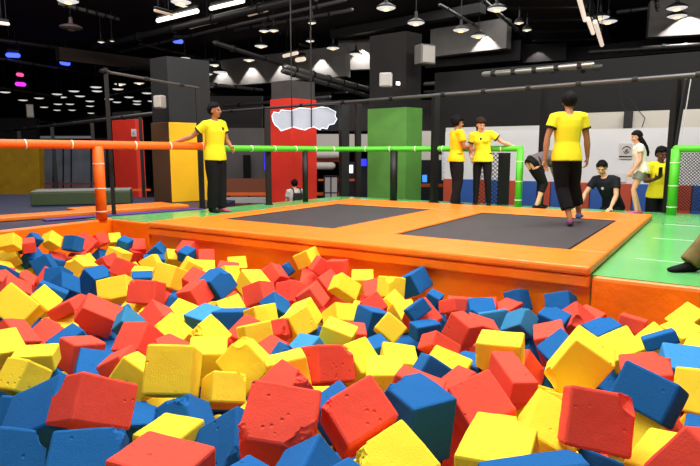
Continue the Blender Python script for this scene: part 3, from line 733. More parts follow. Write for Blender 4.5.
# nets made of cords
def net(name, a, b, z0, z1, step, r, m, label, parent=None, rad=4):
    a, b = Vector(a), Vector(b); ln = (b - a).length; d = (b - a).normalized(); hgt = z1 - z0
    bm = BM()
    for sg in (1, -1):
        n = int((ln + hgt) / step) + 1
        for i in range(n):
            o = i * step
            if sg == 1: s0 = o - hgt; P = (s0, 0), (o, hgt)
            else: P = (o, 0), (o - hgt, hgt)
            (x0, y0), (x1, y1) = P
            # clip to 0..ln
            def clip(x0, y0, x1, y1):
                dx, dy = x1 - x0, y1 - y0; t0, t1 = 0, 1
                for p, q in ((-dx, x0), (dx, ln - x0)):
                    if p == 0: continue
                    t = q / p
                    if p < 0: t0 = max(t0, t)
                    else: t1 = min(t1, t)
                if t0 >= t1: return None
                return x0 + dx * t0, y0 + dy * t0, x0 + dx * t1, y0 + dy * t1
            c = clip(x0, y0, x1, y1)
            if c is None: continue
            p0 = a + d * c[0] + V(0, 0, z0 + c[1]); p1 = a + d * c[2] + V(0, 0, z0 + c[3])
            if (p1 - p0).length > .03: tube(bm, [p0, p1], r, rad, round_caps=False)
    return setp(obj(name, bm, m), label, 'net')
cord = mat('black_cord', (20, 20, 20), .8)
q0 = gz(480, 206.5); q1 = gz(515, 207)
net('safety_net', q0 + V(0, .3, 0), q1 + V(-.03, .3, 0), .02, .96, .075, .006, cord, 'black diamond mesh net beside the woman leaning on the green railing')
net('safety_net', gz(684, 213) + V(0, .25, 0), gz(684, 213) + V(0, .25, 0) + U1 * 1.6, .02, .96, .05, .005, cord, 'black fine mesh net hanging below the short green railing')
c = gz(508, 206.8); bm = BM(); boxW(bm, c + V(0, .36, .004), .22, .03, .95, .1, .005); setp(obj('net_curtain', bm, mat('folded_black_net', (34, 34, 36), .9)), 'folded dark strip of netting hung beside the green railing post', 'net')
# ------------------------------------------------------------------ white partition with padded foot
QW = 7.6
bm = BM(); boxL(bm, -4.6, 9, QW, QW + .1, .36, 1.42); struct('wall_partition', bm, white_paint)
bm = BM(); boxL(bm, -4.6, -2.35, QW + .02, QW + .1, 1.42, 1.52); struct('trim_1', bm, mat('pale_trim', (180, 178, 178), .7))
bm = BM(); boxL(bm, -2.2, 9, QW + .6, QW + .7, LOW, 1.78); struct('wall_rear_white', bm, mat('cream_wall', (176, 170, 160), .75))
bm = BM(); boxL(bm, -5.5, 9, QW + 1.3, QW + 1.4, .9, 2.95); struct('wall_black_upper', bm, mat('black_boards', (18, 17, 18), .75, .3, vary=.15, vscale=1))
pp = -4.6; i = 0
seq = [('r', .30), ('b', .50), ('r', .22), ('b', .50), ('r', .22), ('b', .52), ('r', .16), ('b', .55), ('r', .22), ('b', .55), ('r', .22), ('b', .5), ('r', .5), ('b', .5), ('r', .5), ('b', .5), ('r', .5), ('b', .5)]
pcnt = {'b': 0, 'r': 0}
names = ['first', 'second', 'third', 'fourth', 'fifth', 'sixth', 'seventh', 'eighth', 'ninth', 'tenth']
for k, w in seq:
    bm = BM(); boxL(bm, pp, pp + w - .012, QW - .06, QW + .04, -.6, .36, .012)
    o = setp(obj('wall_pad', bm, blue_pad if k == 'b' else redpad), '%s pad at the foot of the white partition, %s %s one from the left' % ('blue' if k == 'b' else 'brick red', names[pcnt[k]], 'blue' if k == 'b' else 'red'), 'wall pad', 'wall pads under the white partition')
    pcnt[k] += 1; pp += w
# poster of sketchy lines on the partition
pa = L(0, QW - .012, 0)
def onwall(u, v, q=QW - .015):
    r = ray(u, v); n = U2; t = (L(0, q) - Vector((0, 0, H))).dot(n) / r.dot(n); return Vector((0, 0, H)) + r * t
t = thing('poster', onwall(625, 150), 'grey framed drawing on the white partition beside the long haired girl', 'poster')
def plate(bm, u0, v0, u1, v1, q, th):
    P = [onwall(u0, v1, q), onwall(u1, v1, q), onwall(u1, v0, q), onwall(u0, v0, q)]
    return hexa(bm, [P[0], P[1], P[1] + U2 * th, P[0] + U2 * th, P[3], P[2], P[2] + U2 * th, P[3] + U2 * th])
obj('sheet', plate(BM(), 619, 143.5, 632, 159, QW - .02, .02), mat('grey_sheet', (170, 164, 162), .7), t)
obj('caption_band', plate(BM(), 619.2, 156, 632, 157.2, QW - .024, .006), darkgrey, t)
bm = BM(); ctr = onwall(626.5, 150.5, QW - .03)
for rx, rz, a0, a1 in ((.075, .08, .3, 2.9), (.05, .05, 3.4, 6.0), (.02, .02, 0, 6.2)):
    tube(bm, [ctr + U1 * rx * math.cos(a0 + (a1 - a0) * i / 12) + V(0, 0, rz * math.sin(a0 + (a1 - a0) * i / 12)) for i in range(13)], .006, 6)
obj('drawn_lines', bm, darkgrey, t)
bm = BM(); plate(bm, 617, 173, 626, 182, QW - .02, .02); setp(obj('notice_sheet', bm, mat('pale_sheet', (188, 184, 186), .7)), 'pale sheet on the partition below the grey drawing', 'notice')
# cables dangling on the black boards
cbl = 0
for (pts, lab) in (([(622, 78), (620, 92), (623, 106), (630, 116), (632, 126)], 'thin cable looping down in front of the black boards'), ([(628, 95), (638, 110), (645, 118), (642, 127)], 'second thin cable hanging beside the looping one')):
    bm = BM(); tube(bm, [onwall(u, v, QW + .55) for u, v in pts], .008, 6); setp(obj('hanging_cable', bm, black), lab, 'cable')
bm = BM(); a = onwall(600, 128, QW + .56); boxL(bm, -.95, -.80, QW + .45, QW + .58, LOW, 1.78); setp(obj('wall_stud', bm, darkgrey), 'dark upright stud in the gap above the white partition', 'stud')
# ------------------------------------------------------------------ far things seen below the rails
cream = mat('cream_panel', (212, 206, 198), .7)
def slab(u0, v0, u1, v1, Y, th=.2, m=None):
    a, b, c, d = gy(u0, v1, Y), gy(u1, v1, Y), gy(u1, v0, Y), gy(u0, v0, Y); o = V(0, th, 0)
    return hexa(BM(), [a, b, b + o, a + o, d, c, c + o, d + o])
def far(name, u0, v0, u1, v1, Y, m, label, cat, th=.3, down=True, group=None):
    bm = slab(u0, v0, u1, v1, Y, th)
    if down:
        for v in bm.verts:
            if v.co.z < gy(u0, v1 - .5, Y).z: v.co.z = LOW
    return setp(obj(name, bm, m), label, cat, group)
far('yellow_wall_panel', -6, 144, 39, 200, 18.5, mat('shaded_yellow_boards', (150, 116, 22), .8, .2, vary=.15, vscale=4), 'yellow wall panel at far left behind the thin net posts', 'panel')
glz = mat('grey_glazing', (112, 116, 128), .3, .5, vary=.3, vscale=1.2)
# dark shop fronts at far left: wall with glazed panels
t = thing('glazed_front', gy(70, 190, 24), 'grey glazed front with dark mullions between yellow panel and red pillar', 'glazed front')
obj('back_panel', slab(39, 138, 108, 200, 24.2, .2), darkgrey, t)
for u0, u1 in ((42, 52), (54, 62), (64, 70), (72, 90), (92, 105)):
    obj('pane', slab(u0, 147, u1, 192, 24.0, .1), glz, t)
obj('head_strip', slab(40, 136, 92, 138.5, 23.9, .1), mat('pale_strip', (170, 172, 176), .5), t)
for v, u0, u1, lab in ((183, 36, 100, 'upper'), (188, 36, 100, 'lower')):
    setp(obj('guard_rail', slab(u0, v, u1, v + 1.6, 21, .06), mat('rust_rail', (142, 48, 34), .6)), '%s rust red guard rail in front of the grey glazing' % lab, 'guard rail', 'rust red guard rails')
far('dark_cabin', -20, 118, 36, 146, 26, darkgrey, 'large dark grey box wall behind the yellow panel', 'partition')
far('dark_screen', 205, 128, 268, 180, 20, mat('dim_grey_screen', (84, 80, 80), .7, vary=.2, vscale=1), 'dim grey partition behind the man at the rail', 'partition')
far('dark_door', 243, 155, 250, 180, 19.8, blackm, 'black doorway in the dim grey partition', 'doorway', .1)
far('counter_top', 226, 179, 268, 182, 18.5, mat('brown_counter', (128, 70, 46), .6), 'brown counter top on the lower floor before the grey partition', 'counter', .5, True)
orl = mat('orange_rail_paint', (232, 104, 40), .5)
setp(obj('guard_rail', slab(226, 192.5, 340, 195.5, 17.6, .08), orl), 'long orange guard rail on the lower floor behind the backpack visitor', 'guard rail', 'orange guard rails on the lower floor')
setp(obj('guard_rail', slab(410, 184, 470, 187, 16.5, .08), orl), 'orange guard rail on the lower floor beside the green pillar', 'guard rail', 'orange guard rails on the lower floor')
setp(obj('guard_rail', slab(318, 179, 360, 181, 18.6, .08), orl), 'short orange guard rail behind the thick black net post', 'guard rail', 'orange guard rails on the lower floor')
setp(obj('guard_rail', slab(124, 189, 150, 191, 16.6, .08), orl), 'orange guard rail at the foot of the far red pillar', 'guard rail', 'orange guard rails on the lower floor')
for u, lab in ((228, 'first'), (248, 'second'), (322, 'third')):
    setp(obj('guard_post', slab(u, 193, u + 2, 204, 17.7, .08), black), '%s black post carrying the long orange guard rail' % lab, 'guard post', 'posts of the guard rail')
far('bench_row', 226, 198, 268, 203, 17.0, mat('white_slats', (176, 178, 180), .6), 'pale low rack on the lower floor under the orange guard rail', 'rack', .3, False)
# white wall and round white tanks between pillars
far('booth_panel', 316, 134, 368, 150, 22, cream, 'white booth wall between the red and the green pillars', 'booth', .2, False)  # booth wall left floating, nothing carries it
far('booth_panel', 421, 131, 446, 160, 22, cream, 'white booth wall beyond the green pillar', 'booth', .2, False)  # floats too, without a support
for (u, v, w, lab) in ((326, 154.5, 26, 'upper white roll lying behind the red pillar'), (322, 166, 20, 'lower white roll lying behind the red pillar')):
    a, b = gy(u - w / 2, v, 20.5), gy(u + w / 2, v, 20.5)
    bm = BM(); tube(bm, [a, b], .13, 14); setp(obj('white_roll', bm, cream, smooth=True), lab, 'roll')  # rolls float
setp(obj('red_beam', slab(316, 158, 342, 162, 20.8, .2), redpad), 'brick red beam between the two white rolls', 'beam')
t = thing('cabinet', gy(331, 203, 17.2), 'white cabinet with black frame on the lower floor beside the thick post', 'cabinet')
obj('frame', slab(323.5, 176, 338, 204, 17.2, .4), black, t)
for u0, u1 in ((325, 330.2), (331.6, 337)):
    for v0, v1 in ((177.5, 192.3), (193.6, 204)): obj('door_panel', slab(u0, v0, u1, v1, 17.15, .06), white_paint, t)
glow_b = mat('blue_glow', (40, 40, 235), .5, emit=(44, 48, 255), es=1.6)
def lampbox(u0, v0, u1, v1, Y, m, label):
    t = thing('lit_screen', gy((u0 + u1) / 2, v1, Y), label, 'screen')  # screen and housing float, fixed to nothing
    obj('display', slab(u0, v0, u1, v1, Y, .04), m, t); obj('housing', slab(u0 - .5, v0 - .5, u1 + .5, v1 + .5, Y + .05, .1), black, t)
lampbox(361, 159, 366.5, 166, 19, glow_b, 'small blue lit screen beside the green pillar')
lampbox(264.5, 152, 267.5, 170, 18.4, glow_b, 'narrow blue lit screen at the edge of the tall red pillar')
lampbox(422.5, 175, 427, 182, 17, mat('cyan_glow', (60, 130, 235), .5, emit=(64, 140, 255), es=1.3), 'cyan lit screen low behind the green railing')
lampbox(349, 165, 353, 173, 18.5, mat('white_glow', (240, 240, 250), .5, emit=(240, 242, 255), es=1.6), 'small white lit screen between the two net posts')
far('dark_cabinet', 345, 162, 370, 203, 19.6, mat('ink_panel', (30, 30, 40), .6), 'dark cabinet wall behind the two slim net posts', 'cabinet')
far('dark_cabinet', 421, 160, 446, 203, 18.6, MATS['ink_panel'], 'dark cabinet wall behind the green railing next to the green pillar', 'cabinet')
far('lattice_panel', 442, 150, 450, 180, 14.5, mat('lattice_white', (190, 190, 196), .7, vary=.3, vscale=25), 'white lattice panel behind the woman with folded arms', 'panel', .05, False)  # lattice floats, no fixing modelled
far('green_partition', 461, 117, 482, 150, 15, green_paint, 'green panel seen between the heads of the two women', 'panel', .1)
# tiny lit lettering, too small to read
t = thing('lit_sign', gy(452, 116, 24), 'tiny warm lit sign high on the dark wall above the folded arms woman', 'sign')
gl = mat('warm_glow', (255, 190, 120), .5, emit=(255, 176, 104), es=1.5)
for u0, u1 in ((443, 444.4), (445.2, 446.4), (447, 448.2), (450, 451), (451.8, 453), (453.8, 455), (455.8, 457)):
    obj('glowing_letter', slab(u0, 114.3, u1, 117, 24, .05), gl, t)
obj('backing', slab(442, 113, 459, 118.5, 24.08, .08), blackm, t)
# ------------------------------------------------------------------ ceiling services
def cz(u, v, z): return gz(u, v, z)
lampglow = mat('lamp_disc_glow', (255, 250, 240), .5, emit=(255, 246, 230), es=2.6)
lampglow_w = mat('lamp_warm_glow', (255, 214, 150), .5, emit=(255, 214, 150), es=2.0)
reflector = mat('lamp_reflector', (225, 222, 216), .5, .5, emit=(250, 246, 240), es=.75)
shade_m = mat('lamp_shade_black', (40, 38, 38), .5, .4)
dark_refl = mat('lamp_unlit', (120, 104, 104), .5)
lamps_group = 'hanging disc lamps under the black ceiling'
LAMP_Y = []
def disc_lamp(c, r, label, lit=True, detail=True, top=5.89):
    t = thing('hanging_lamp', c, label, 'lamp', lamps_group)
    X, Y = V(1, 0, 0), V(0, 1, 0)
    bm = BM(); loft(bm, [(c + V(0, 0, .0), X, Y, r, r), (c + V(0, 0, .04), X, Y, r * .97, r * .97), (c + V(0, 0, .10), X, Y, r * .6, r * .6), (c + V(0, 0, .15), X, Y, r * .2, r * .2), (c + V(0, 0, .34), X, Y, r * .16, r * .16)], 20)
    obj('lamp_shade', bm, shade_m if lit else dark_refl, t, smooth=False)
    bm = BM(); loft(bm, [(c + V(0, 0, -r * .2), X, Y, r * .3, r * .3), (c + V(0, 0, -r * .13), X, Y, r * .72, r * .72), (c + V(0, 0, -.004), X, Y, r * .97, r * .97)], 20)
    obj('diffuser', bm, reflector if lit else dark_refl, t)
    if detail:
        bm = BM(); loft(bm, [(c + V(0, 0, -r * .3), X, Y, r * .16, r * .16), (c + V(0, 0, -r * .26), X, Y, r * .3, r * .36), (c + V(0, 0, -r * .205), X, Y, r * .34, r * .4)], 12); obj('bulb', bm, lampglow_w if lit else dark_refl, t)
    bm = BM(); tube(bm, [c + V(0, 0, .34), V(c.x, c.y, top)], .012, 6); obj('rod', bm, black, t)
    return t
def ldir(u):
    return 'at far left' if u < 90 else 'left of centre' if u < 300 else 'near the middle' if u < 450 else 'right of centre' if u < 560 else 'at far right'
big = [(68, 1, 'largest hanging lamp, cut by the top edge at far left'), (181, 2, 'lamp cut by the top edge beside the bright tube lights'), (386, 8, 'lamp with warm bulb, highest above the green pillar'), (416, 23, 'lamp just above and beside the grey loudspeaker'),
       (461, 30, 'lamp with bright bulb left of the bright ceiling conduit'), (478.5, 36, 'lamp lower of two beside the lit beam edge'), (497, 9, 'lamp touching the bright ceiling conduit'), (600, 17.5, 'upper lamp of two at the ribbed duct corner'),
       (608, 21.5, 'lower lamp of two at the ribbed duct corner'), (677, 8, 'upper lamp of two over the lit beam at far right'), (677, 16, 'lower lamp of two over the lit beam at far right'), (519, 23, 'first small lamp along the ribbed duct edge'), (527, 30, 'second small lamp along the ribbed duct edge')]
for u, v, lab in big:
    z = 4.9
    small = 'small' in lab
    disc_lamp(cz(u, v, z - (.45 if small else 0)), .27 if not small else .13, lab, top=4.92 if small else 5.89)
disc_lamp(cz(71, 28, 5.0), .36, 'dull unlit disc lamp below the largest lamp at far left', lit=False)
mid = [(312, 23, .13), (264, 31, .17), (273.5, 30.5, .17), (261, 46, .25), (310, 41, .16), (301, 60, .13), (249, 60, .25), (245, 69, .26), (276, 64.5, .15), (316, 59, .25), (333, 48, .25), (356, 54, .27), (185, 58, .22), (215, 65, .26), (120, 84, .34), (139, 83, .3), (101, 42, .12), (112, 41, .08)]
mid.sort()
lefts = ['first', 'second', 'third', 'fourth', 'fifth', 'sixth', 'seventh', 'eighth', 'ninth', 'tenth', 'eleventh', 'twelfth', 'thirteenth', 'fourteenth', 'fifteenth', 'sixteenth', 'seventeenth', 'eighteenth', 'nineteenth', 'twentieth',
         'twenty-first', 'twenty-second', 'twenty-third', 'twenty-fourth', 'twenty-fifth', 'twenty-sixth', 'twenty-seventh', 'twenty-eighth', 'twenty-ninth', 'thirtieth', 'thirty-first', 'thirty-second']
for i, (u, v, r) in enumerate(mid):
    disc_lamp(cz(u, v, 4.9), r, 'mid-sized hanging lamp, %s from the left in the rows above the red pillars' % lefts[i])
fars = [(5, 92), (23, 100), (39, 98), (44, 107), (57, 94), (62, 97), (58, 104), (57, 110), (70, 104), (72, 110), (74, 91), (97, 91), (90, 101), (90, 106), (91, 113), (96, 87), (109, 99), (117, 102), (118, 89), (129, 97), (137, 101), (137, 104), (147, 93), (152, 101), (80, 96), (206, 74), (220, 72), (230, 92), (205, 92), (232, 106), (349, 88), (343, 92)]
fars.sort()
for i, (u, v) in enumerate(fars):
    disc_lamp(cz(u, v, 4.4), .30, 'tiny far lamp, %s from the left in the distant rows' % lefts[i], detail=False)
# tube lights
def tube_light(u0, v0, u1, v1, z, r, label, m=None, group='tube lights and lit ceiling strips', top=5.89):
    a, b = cz(u0, v0, z), cz(u1, v1, z); t = thing('hanging_tube_light', a, label, 'tube light', group)
    bm = BM(); tube(bm, [a, b], r, 8); obj('tube', bm, m or lampglow, t)
    bm = BM(); tube(bm, [a + V(0, 0, r * 1.9), b + V(0, 0, r * 1.9)], r * .9, 6); obj('batten', bm, black, t)
    for p in (a.lerp(b, .2), a.lerp(b, .8)):
        bm = BM(); tube(bm, [p + V(0, 0, r * 2), V(p.x, p.y, top)], .01, 6); obj('hanger', bm, black, t)
softglow = mat('soft_strip_glow', (255, 236, 216), .5, emit=(255, 232, 210), es=.8)
dimglow = mat('dim_strip_glow', (230, 200, 180), .5, emit=(230, 196, 170), es=.3)
tube_light(158, 20.5, 197, 11, 5.2, .07, 'brightest slanting tube light above the man at the rail')
tube_light(155, 10.5, 172, 15, 4.8, .04, 'short dim tube crossing left of the brightest tube', dimglow)
tube_light(176, 4, 197, 10.5, 5.6, .04, 'tube light meeting the brightest tube from above', softglow)
tube_light(211, 8.5, 243, 1, 5.3, .06, 'bright slanting tube at the top edge right of the brightest one')
tube_light(249, 15, 267, 10, 5.2, .05, 'faint pink tube beside the thick cable tray', dimglow)
tube_light(190, 27.5, 212, 22, 5.0, .05, 'faint reddish tube over the cable tray', dimglow)
tube_light(284, 56, 297, 53, 4.8, .07, 'slim tube among the mid-sized lamps', softglow)
tube_light(297, 60, 304, 59, 4.7, .09, 'short bright strip beside the light steel pipes', softglow)
tube_light(8, 55, 18, 55.5, 4.8, .09, 'blue tube light at far left', mat('blue_tube_glow', (90, 110, 255), .5, emit=(60, 80, 255), es=3))
tube_light(62, 62.5, 68, 63.5, 4.8, .10, 'short blue light above the tall net post', MATS['blue_tube_glow'])
tube_light(175, 41, 181, 41.5, 4.9, .08, 'small blue light above the yellow pillar', MATS['blue_tube_glow'])
tube_light(17, 84, 24, 84.5, 4.5, .10, 'magenta light at far left', mat('magenta_glow', (220, 60, 230), .5, emit=(220, 50, 230), es=1.8))
tube_light(18, 74.5, 22, 75, 4.5, .08, 'pink light above the magenta one', mat('pink_glow', (255, 90, 150), .5, emit=(255, 80, 150), es=1.6))
tube_light(0, 23, 8, 24, 4.8, .05, 'short strip at the left edge of the ceiling', softglow)
# pipes, trays, ducts
CG = 'pipes and trays under the ceiling'
def cpipe(a, b, r, m, label, name='hanging_pipe', clamps=6):
    return pipe(name, [a, b], r, m, label, 'pipe', clamps, CG)
blacksteel = mat('black_steel', (38, 36, 36), .45, .5)
cpipe(cz(-10, 57, 4.6), cz(130, 80, 4.6), .06, dimsteel, 'grey pipe running from the left edge towards the tall net post')
cpipe(cz(60, 4, 5.4), cz(118, 19, 5.4), .06, concrete, 'pale pipe slanting below the largest lamp')
cpipe(cz(95, 47, 5.0), cz(345, -12, 5.0), .12, blacksteel, 'thick black tray crossing the upper left of the ceiling', 'hanging_cable_tray')
cpipe(cz(120, 52, 4.8), cz(345, 0, 4.8), .05, dimsteel, 'thin pipe running below the thick black tray')
cpipe(cz(215, 43, 3.86), cz(352, 86, 3.86), .07, blacksteel, 'black pipe slanting down towards the loudspeaker pillar')
cpipe(cz(285, 67, 3.6), cz(372, 90, 3.6), .10, grey_steel, 'upper bright steel pipe beside the white scallops of light')
cpipe(cz(283, 71, 3.3), cz(368, 96, 3.3), .08, dimsteel, 'lower steel pipe parallel to the bright one')
cpipe(cz(140, 44, 5.3), cz(200, 58, 5.3), .06, blacksteel, 'short black pipe above the yellow pillar')
cpipe(cz(35, 121.5, 3.3), cz(104, 125, 3.3), .05, grey_steel, 'thin bright pipe low over the dark box wall', clamps=3)
cpipe(cz(484, 74.5, 2.55), cz(592, 64.5, 2.55), .055, grey_steel, 'bright steel pipe above the black boards', clamps=5)
cpipe(cz(440, 80, 2.8), cz(600, 67, 2.8), .11, blacksteel, 'thick dark duct under the bright steel pipe', 'hanging_round_duct')
cpipe(cz(478, -4, 5.2), cz(546, 55, 5.2), .06, grey_steel, 'bright conduit along the ribbed duct edge', 'hanging_conduit', 10)
cpipe(cz(440, 5, 5.3), cz(478, 27, 5.3), .05, dimsteel, 'thin conduit left of the bright conduit', 'hanging_conduit', 3)
cpipe(cz(656, -2, 5.2), cz(657.5, 10, 5.2), .05, blacksteel, 'black drop pipe beside the lamps at far right', clamps=2)
cpipe(cz(230, 100, 3.7), cz(345, 92, 3.7), .09, dimsteel, 'grey pipe low above the red pillar top')
cpipe(cz(590, 52, 4.2), cz(720, 44, 4.2), .08, blacksteel, 'dark pipe under the far right beam')
cpipe(cz(620, 70, 4.2), cz(612, 48, 4.9), .03, dimsteel, 'thin stay at the end of the ribbed duct', clamps=1)
# ribbed dark duct slab
ribm = mat('ribbed_duct', (40, 39, 41), .6, .4)
t = thing('hanging_ribbed_duct', cz(560, 30, 5.0), 'large dark ribbed duct hanging under the ceiling right of centre', 'duct')
corner = [cz(487, -18, 5.0), cz(548, 58, 5.0), cz(614, 56, 5.0), cz(572, -18, 5.0)]
bm = BM(); hexa(bm, [p for p in corner] + [V(p.x, p.y, 5.5) for p in corner]); obj('casing', bm, ribm, t)
for i in range(7):
    f = (i + .5) / 7
    a = corner[0].lerp(corner[1], f); b = corner[3].lerp(corner[2], f); bm = BM()
    tube(bm, [a - V(0, 0, .02), b - V(0, 0, .02)], .05, 6); obj('rib', bm, blacksteel, t)
for k, (u0, v0, u1, v1) in enumerate(((579, -2, 585, 20), (588, 19, 593, 33), (595, 22, 602, 45))):
    tube_light(u0, v0, u1, v1, 4.62 - .22 * k, .06, 'bright strip on the ribbed duct edge, %s from the top' % lefts[k], softglow, top=4.985)
# beams with scallops of real lamp light
beamm = mat('grey_beam', (120, 117, 114), .85, .3, vary=.1, vscale=2)
bl = 0
def beam(u0, v0, u1, v1, z, hgt, label, th=.4, m=None):
    a, b = cz(u0, v0, z), cz(u1, v1, z); d = (b - a).normalized(); n = V(-d.y, d.x, 0)
    if n.y < 0: n = -n
    bm = BM(); hexa(bm, [a, b, b + n * th, a + n * th, a + V(0, 0, hgt), b + V(0, 0, hgt), b + n * th + V(0, 0, hgt), a + n * th + V(0, 0, hgt)])
    setp(obj('hanging_joist', bm, m or beamm), label, 'beam', 'concrete beams under the ceiling')
    return a, b, n
def scallop(u, a, b, n, zl, off=.28, power=260, spread=85):
    p = on_line(a, b, u); 
    ld = bpy.data.lights.new('downlight', 'SPOT'); ld.energy = power; ld.spot_size = math.radians(spread); ld.spot_blend = .12; ld.shadow_soft_size = .05; ld.color = (1, .95, .9)
    o = bpy.data.objects.new('downlight', ld); C.objects.link(o); o.location = V(p.x, p.y, zl) - n * off
    return o
a, b, n = beam(205, 88, 345, 76, 4.0, 1.2, 'grey beam with three scallops of light behind the hanging lamps')
for u in (225, 254, 285, 322): scallop(u, a, b, n, 5.0)
a, b, n = beam(338, 70, 372, 69, 4.4, 1.2, 'short grey beam with one bright scallop left of the green pillar')
scallop(362, a, b, n, 5.45, power=420)
a, b, n = beam(430, 57, 506, 48, 4.5, 1.0, 'grey beam with one scallop of light right of the green pillar')
scallop(482, a, b, n, 5.2, .25, 330)
a, b, n = beam(500, 64, 566, 60, 4.3, .65, 'grey beam below the ribbed duct end', m=darkgrey)
scallop(534, a, b, n, 5.0, .3, 260)
a, b, n = beam(648, 37, 760, 31, 4.6, 1.1, 'broad grey beam with a wide scallop of light at far right')
scallop(678, a, b, n, 5.4, .35, 520, 100)
a, b, n = beam(425, 68, 520, 60, 4.2, .7, 'dark beam across the ceiling above the two women', m=darkgrey)
a, b, n = beam(205, 99, 420, 86, 4.05, .5, 'dark beam low above the red pillar', m=darkgrey)
a, b, n = beam(560, 62, 720, 48, 4.4, .5, 'dark beam above the black boards at far right', m=darkgrey)
a, b, n = beam(60, 60, 200, 76, 4.6, .5, 'brownish beam above the far red pillar', m=mat('brown_beam', (74, 62, 56), .85))
a, b, n = beam(330, 38, 480, 12, 5.5, .3, 'dark beam above the loudspeaker pillar', m=darkgrey)
# dark pillar heads
far('hanging_bulkhead', 205, 96, 262, 128, 24, mat('bulkhead_grey', (52, 49, 49), .8), 'dark bulkhead above the dim grey partition', 'bulkhead', .3, False)
far('hanging_bulkhead', 316, 100, 470, 131, 25, MATS['bulkhead_grey'], 'dark bulkhead across the hall behind the green pillar', 'bulkhead', .3, False)

# more services far back
extra = [((0, 88), (60, 97), 4.0, .05, 'grey'), ((20, 128), (108, 116), 2.9, .05, 'dark'), ((225, 106), (330, 97), 2.7, .05, 'grey'), ((205, 84), (262, 90), 3.3, .05, 'grey'), ((300, 44), (372, 68), 5.4, .05, 'grey'),
         ((120, 70), (212, 60), 4.3, .06, 'dark'), ((0, 40), (90, 52), 5.2, .08, 'dark'), ((108, 96), (150, 88), 3.9, .05, 'grey'), ((425, 84), (500, 80), 3.4, .06, 'grey'), ((425, 92), (470, 90), 3.2, .05, 'dark'), ((618, 12), (700, 2), 5.75, .06, 'grey'),
         ((235, 30), (352, 10), 5.35, .05, 'grey'), ((225, 76), (345, 64), 5.45, .06, 'dark')]
for i, (a, b, z, r, k) in enumerate(extra):
    cpipe(cz(a[0], a[1], z), cz(b[0], b[1], z), r * 1.2, dimsteel if k == 'grey' else blacksteel, 'thin %s overhead pipe, %s of the background runs under the ceiling' % (k, lefts[i]), clamps=3)
# ------------------------------------------------------------------ foam cubes
FM = {'R': foam_mat('red_foam', (240, 82, 64)), 'Y': foam_mat('yellow_foam', (252, 222, 58)), 'B': foam_mat('blue_foam', (28, 98, 164)), 'L': foam_mat('lit_blue_foam', (66, 150, 216)), 'T': foam_mat('teal_lit_blue_foam', (52, 124, 168))}  # bright and teal blues are the blue foam with lighting put into the colour
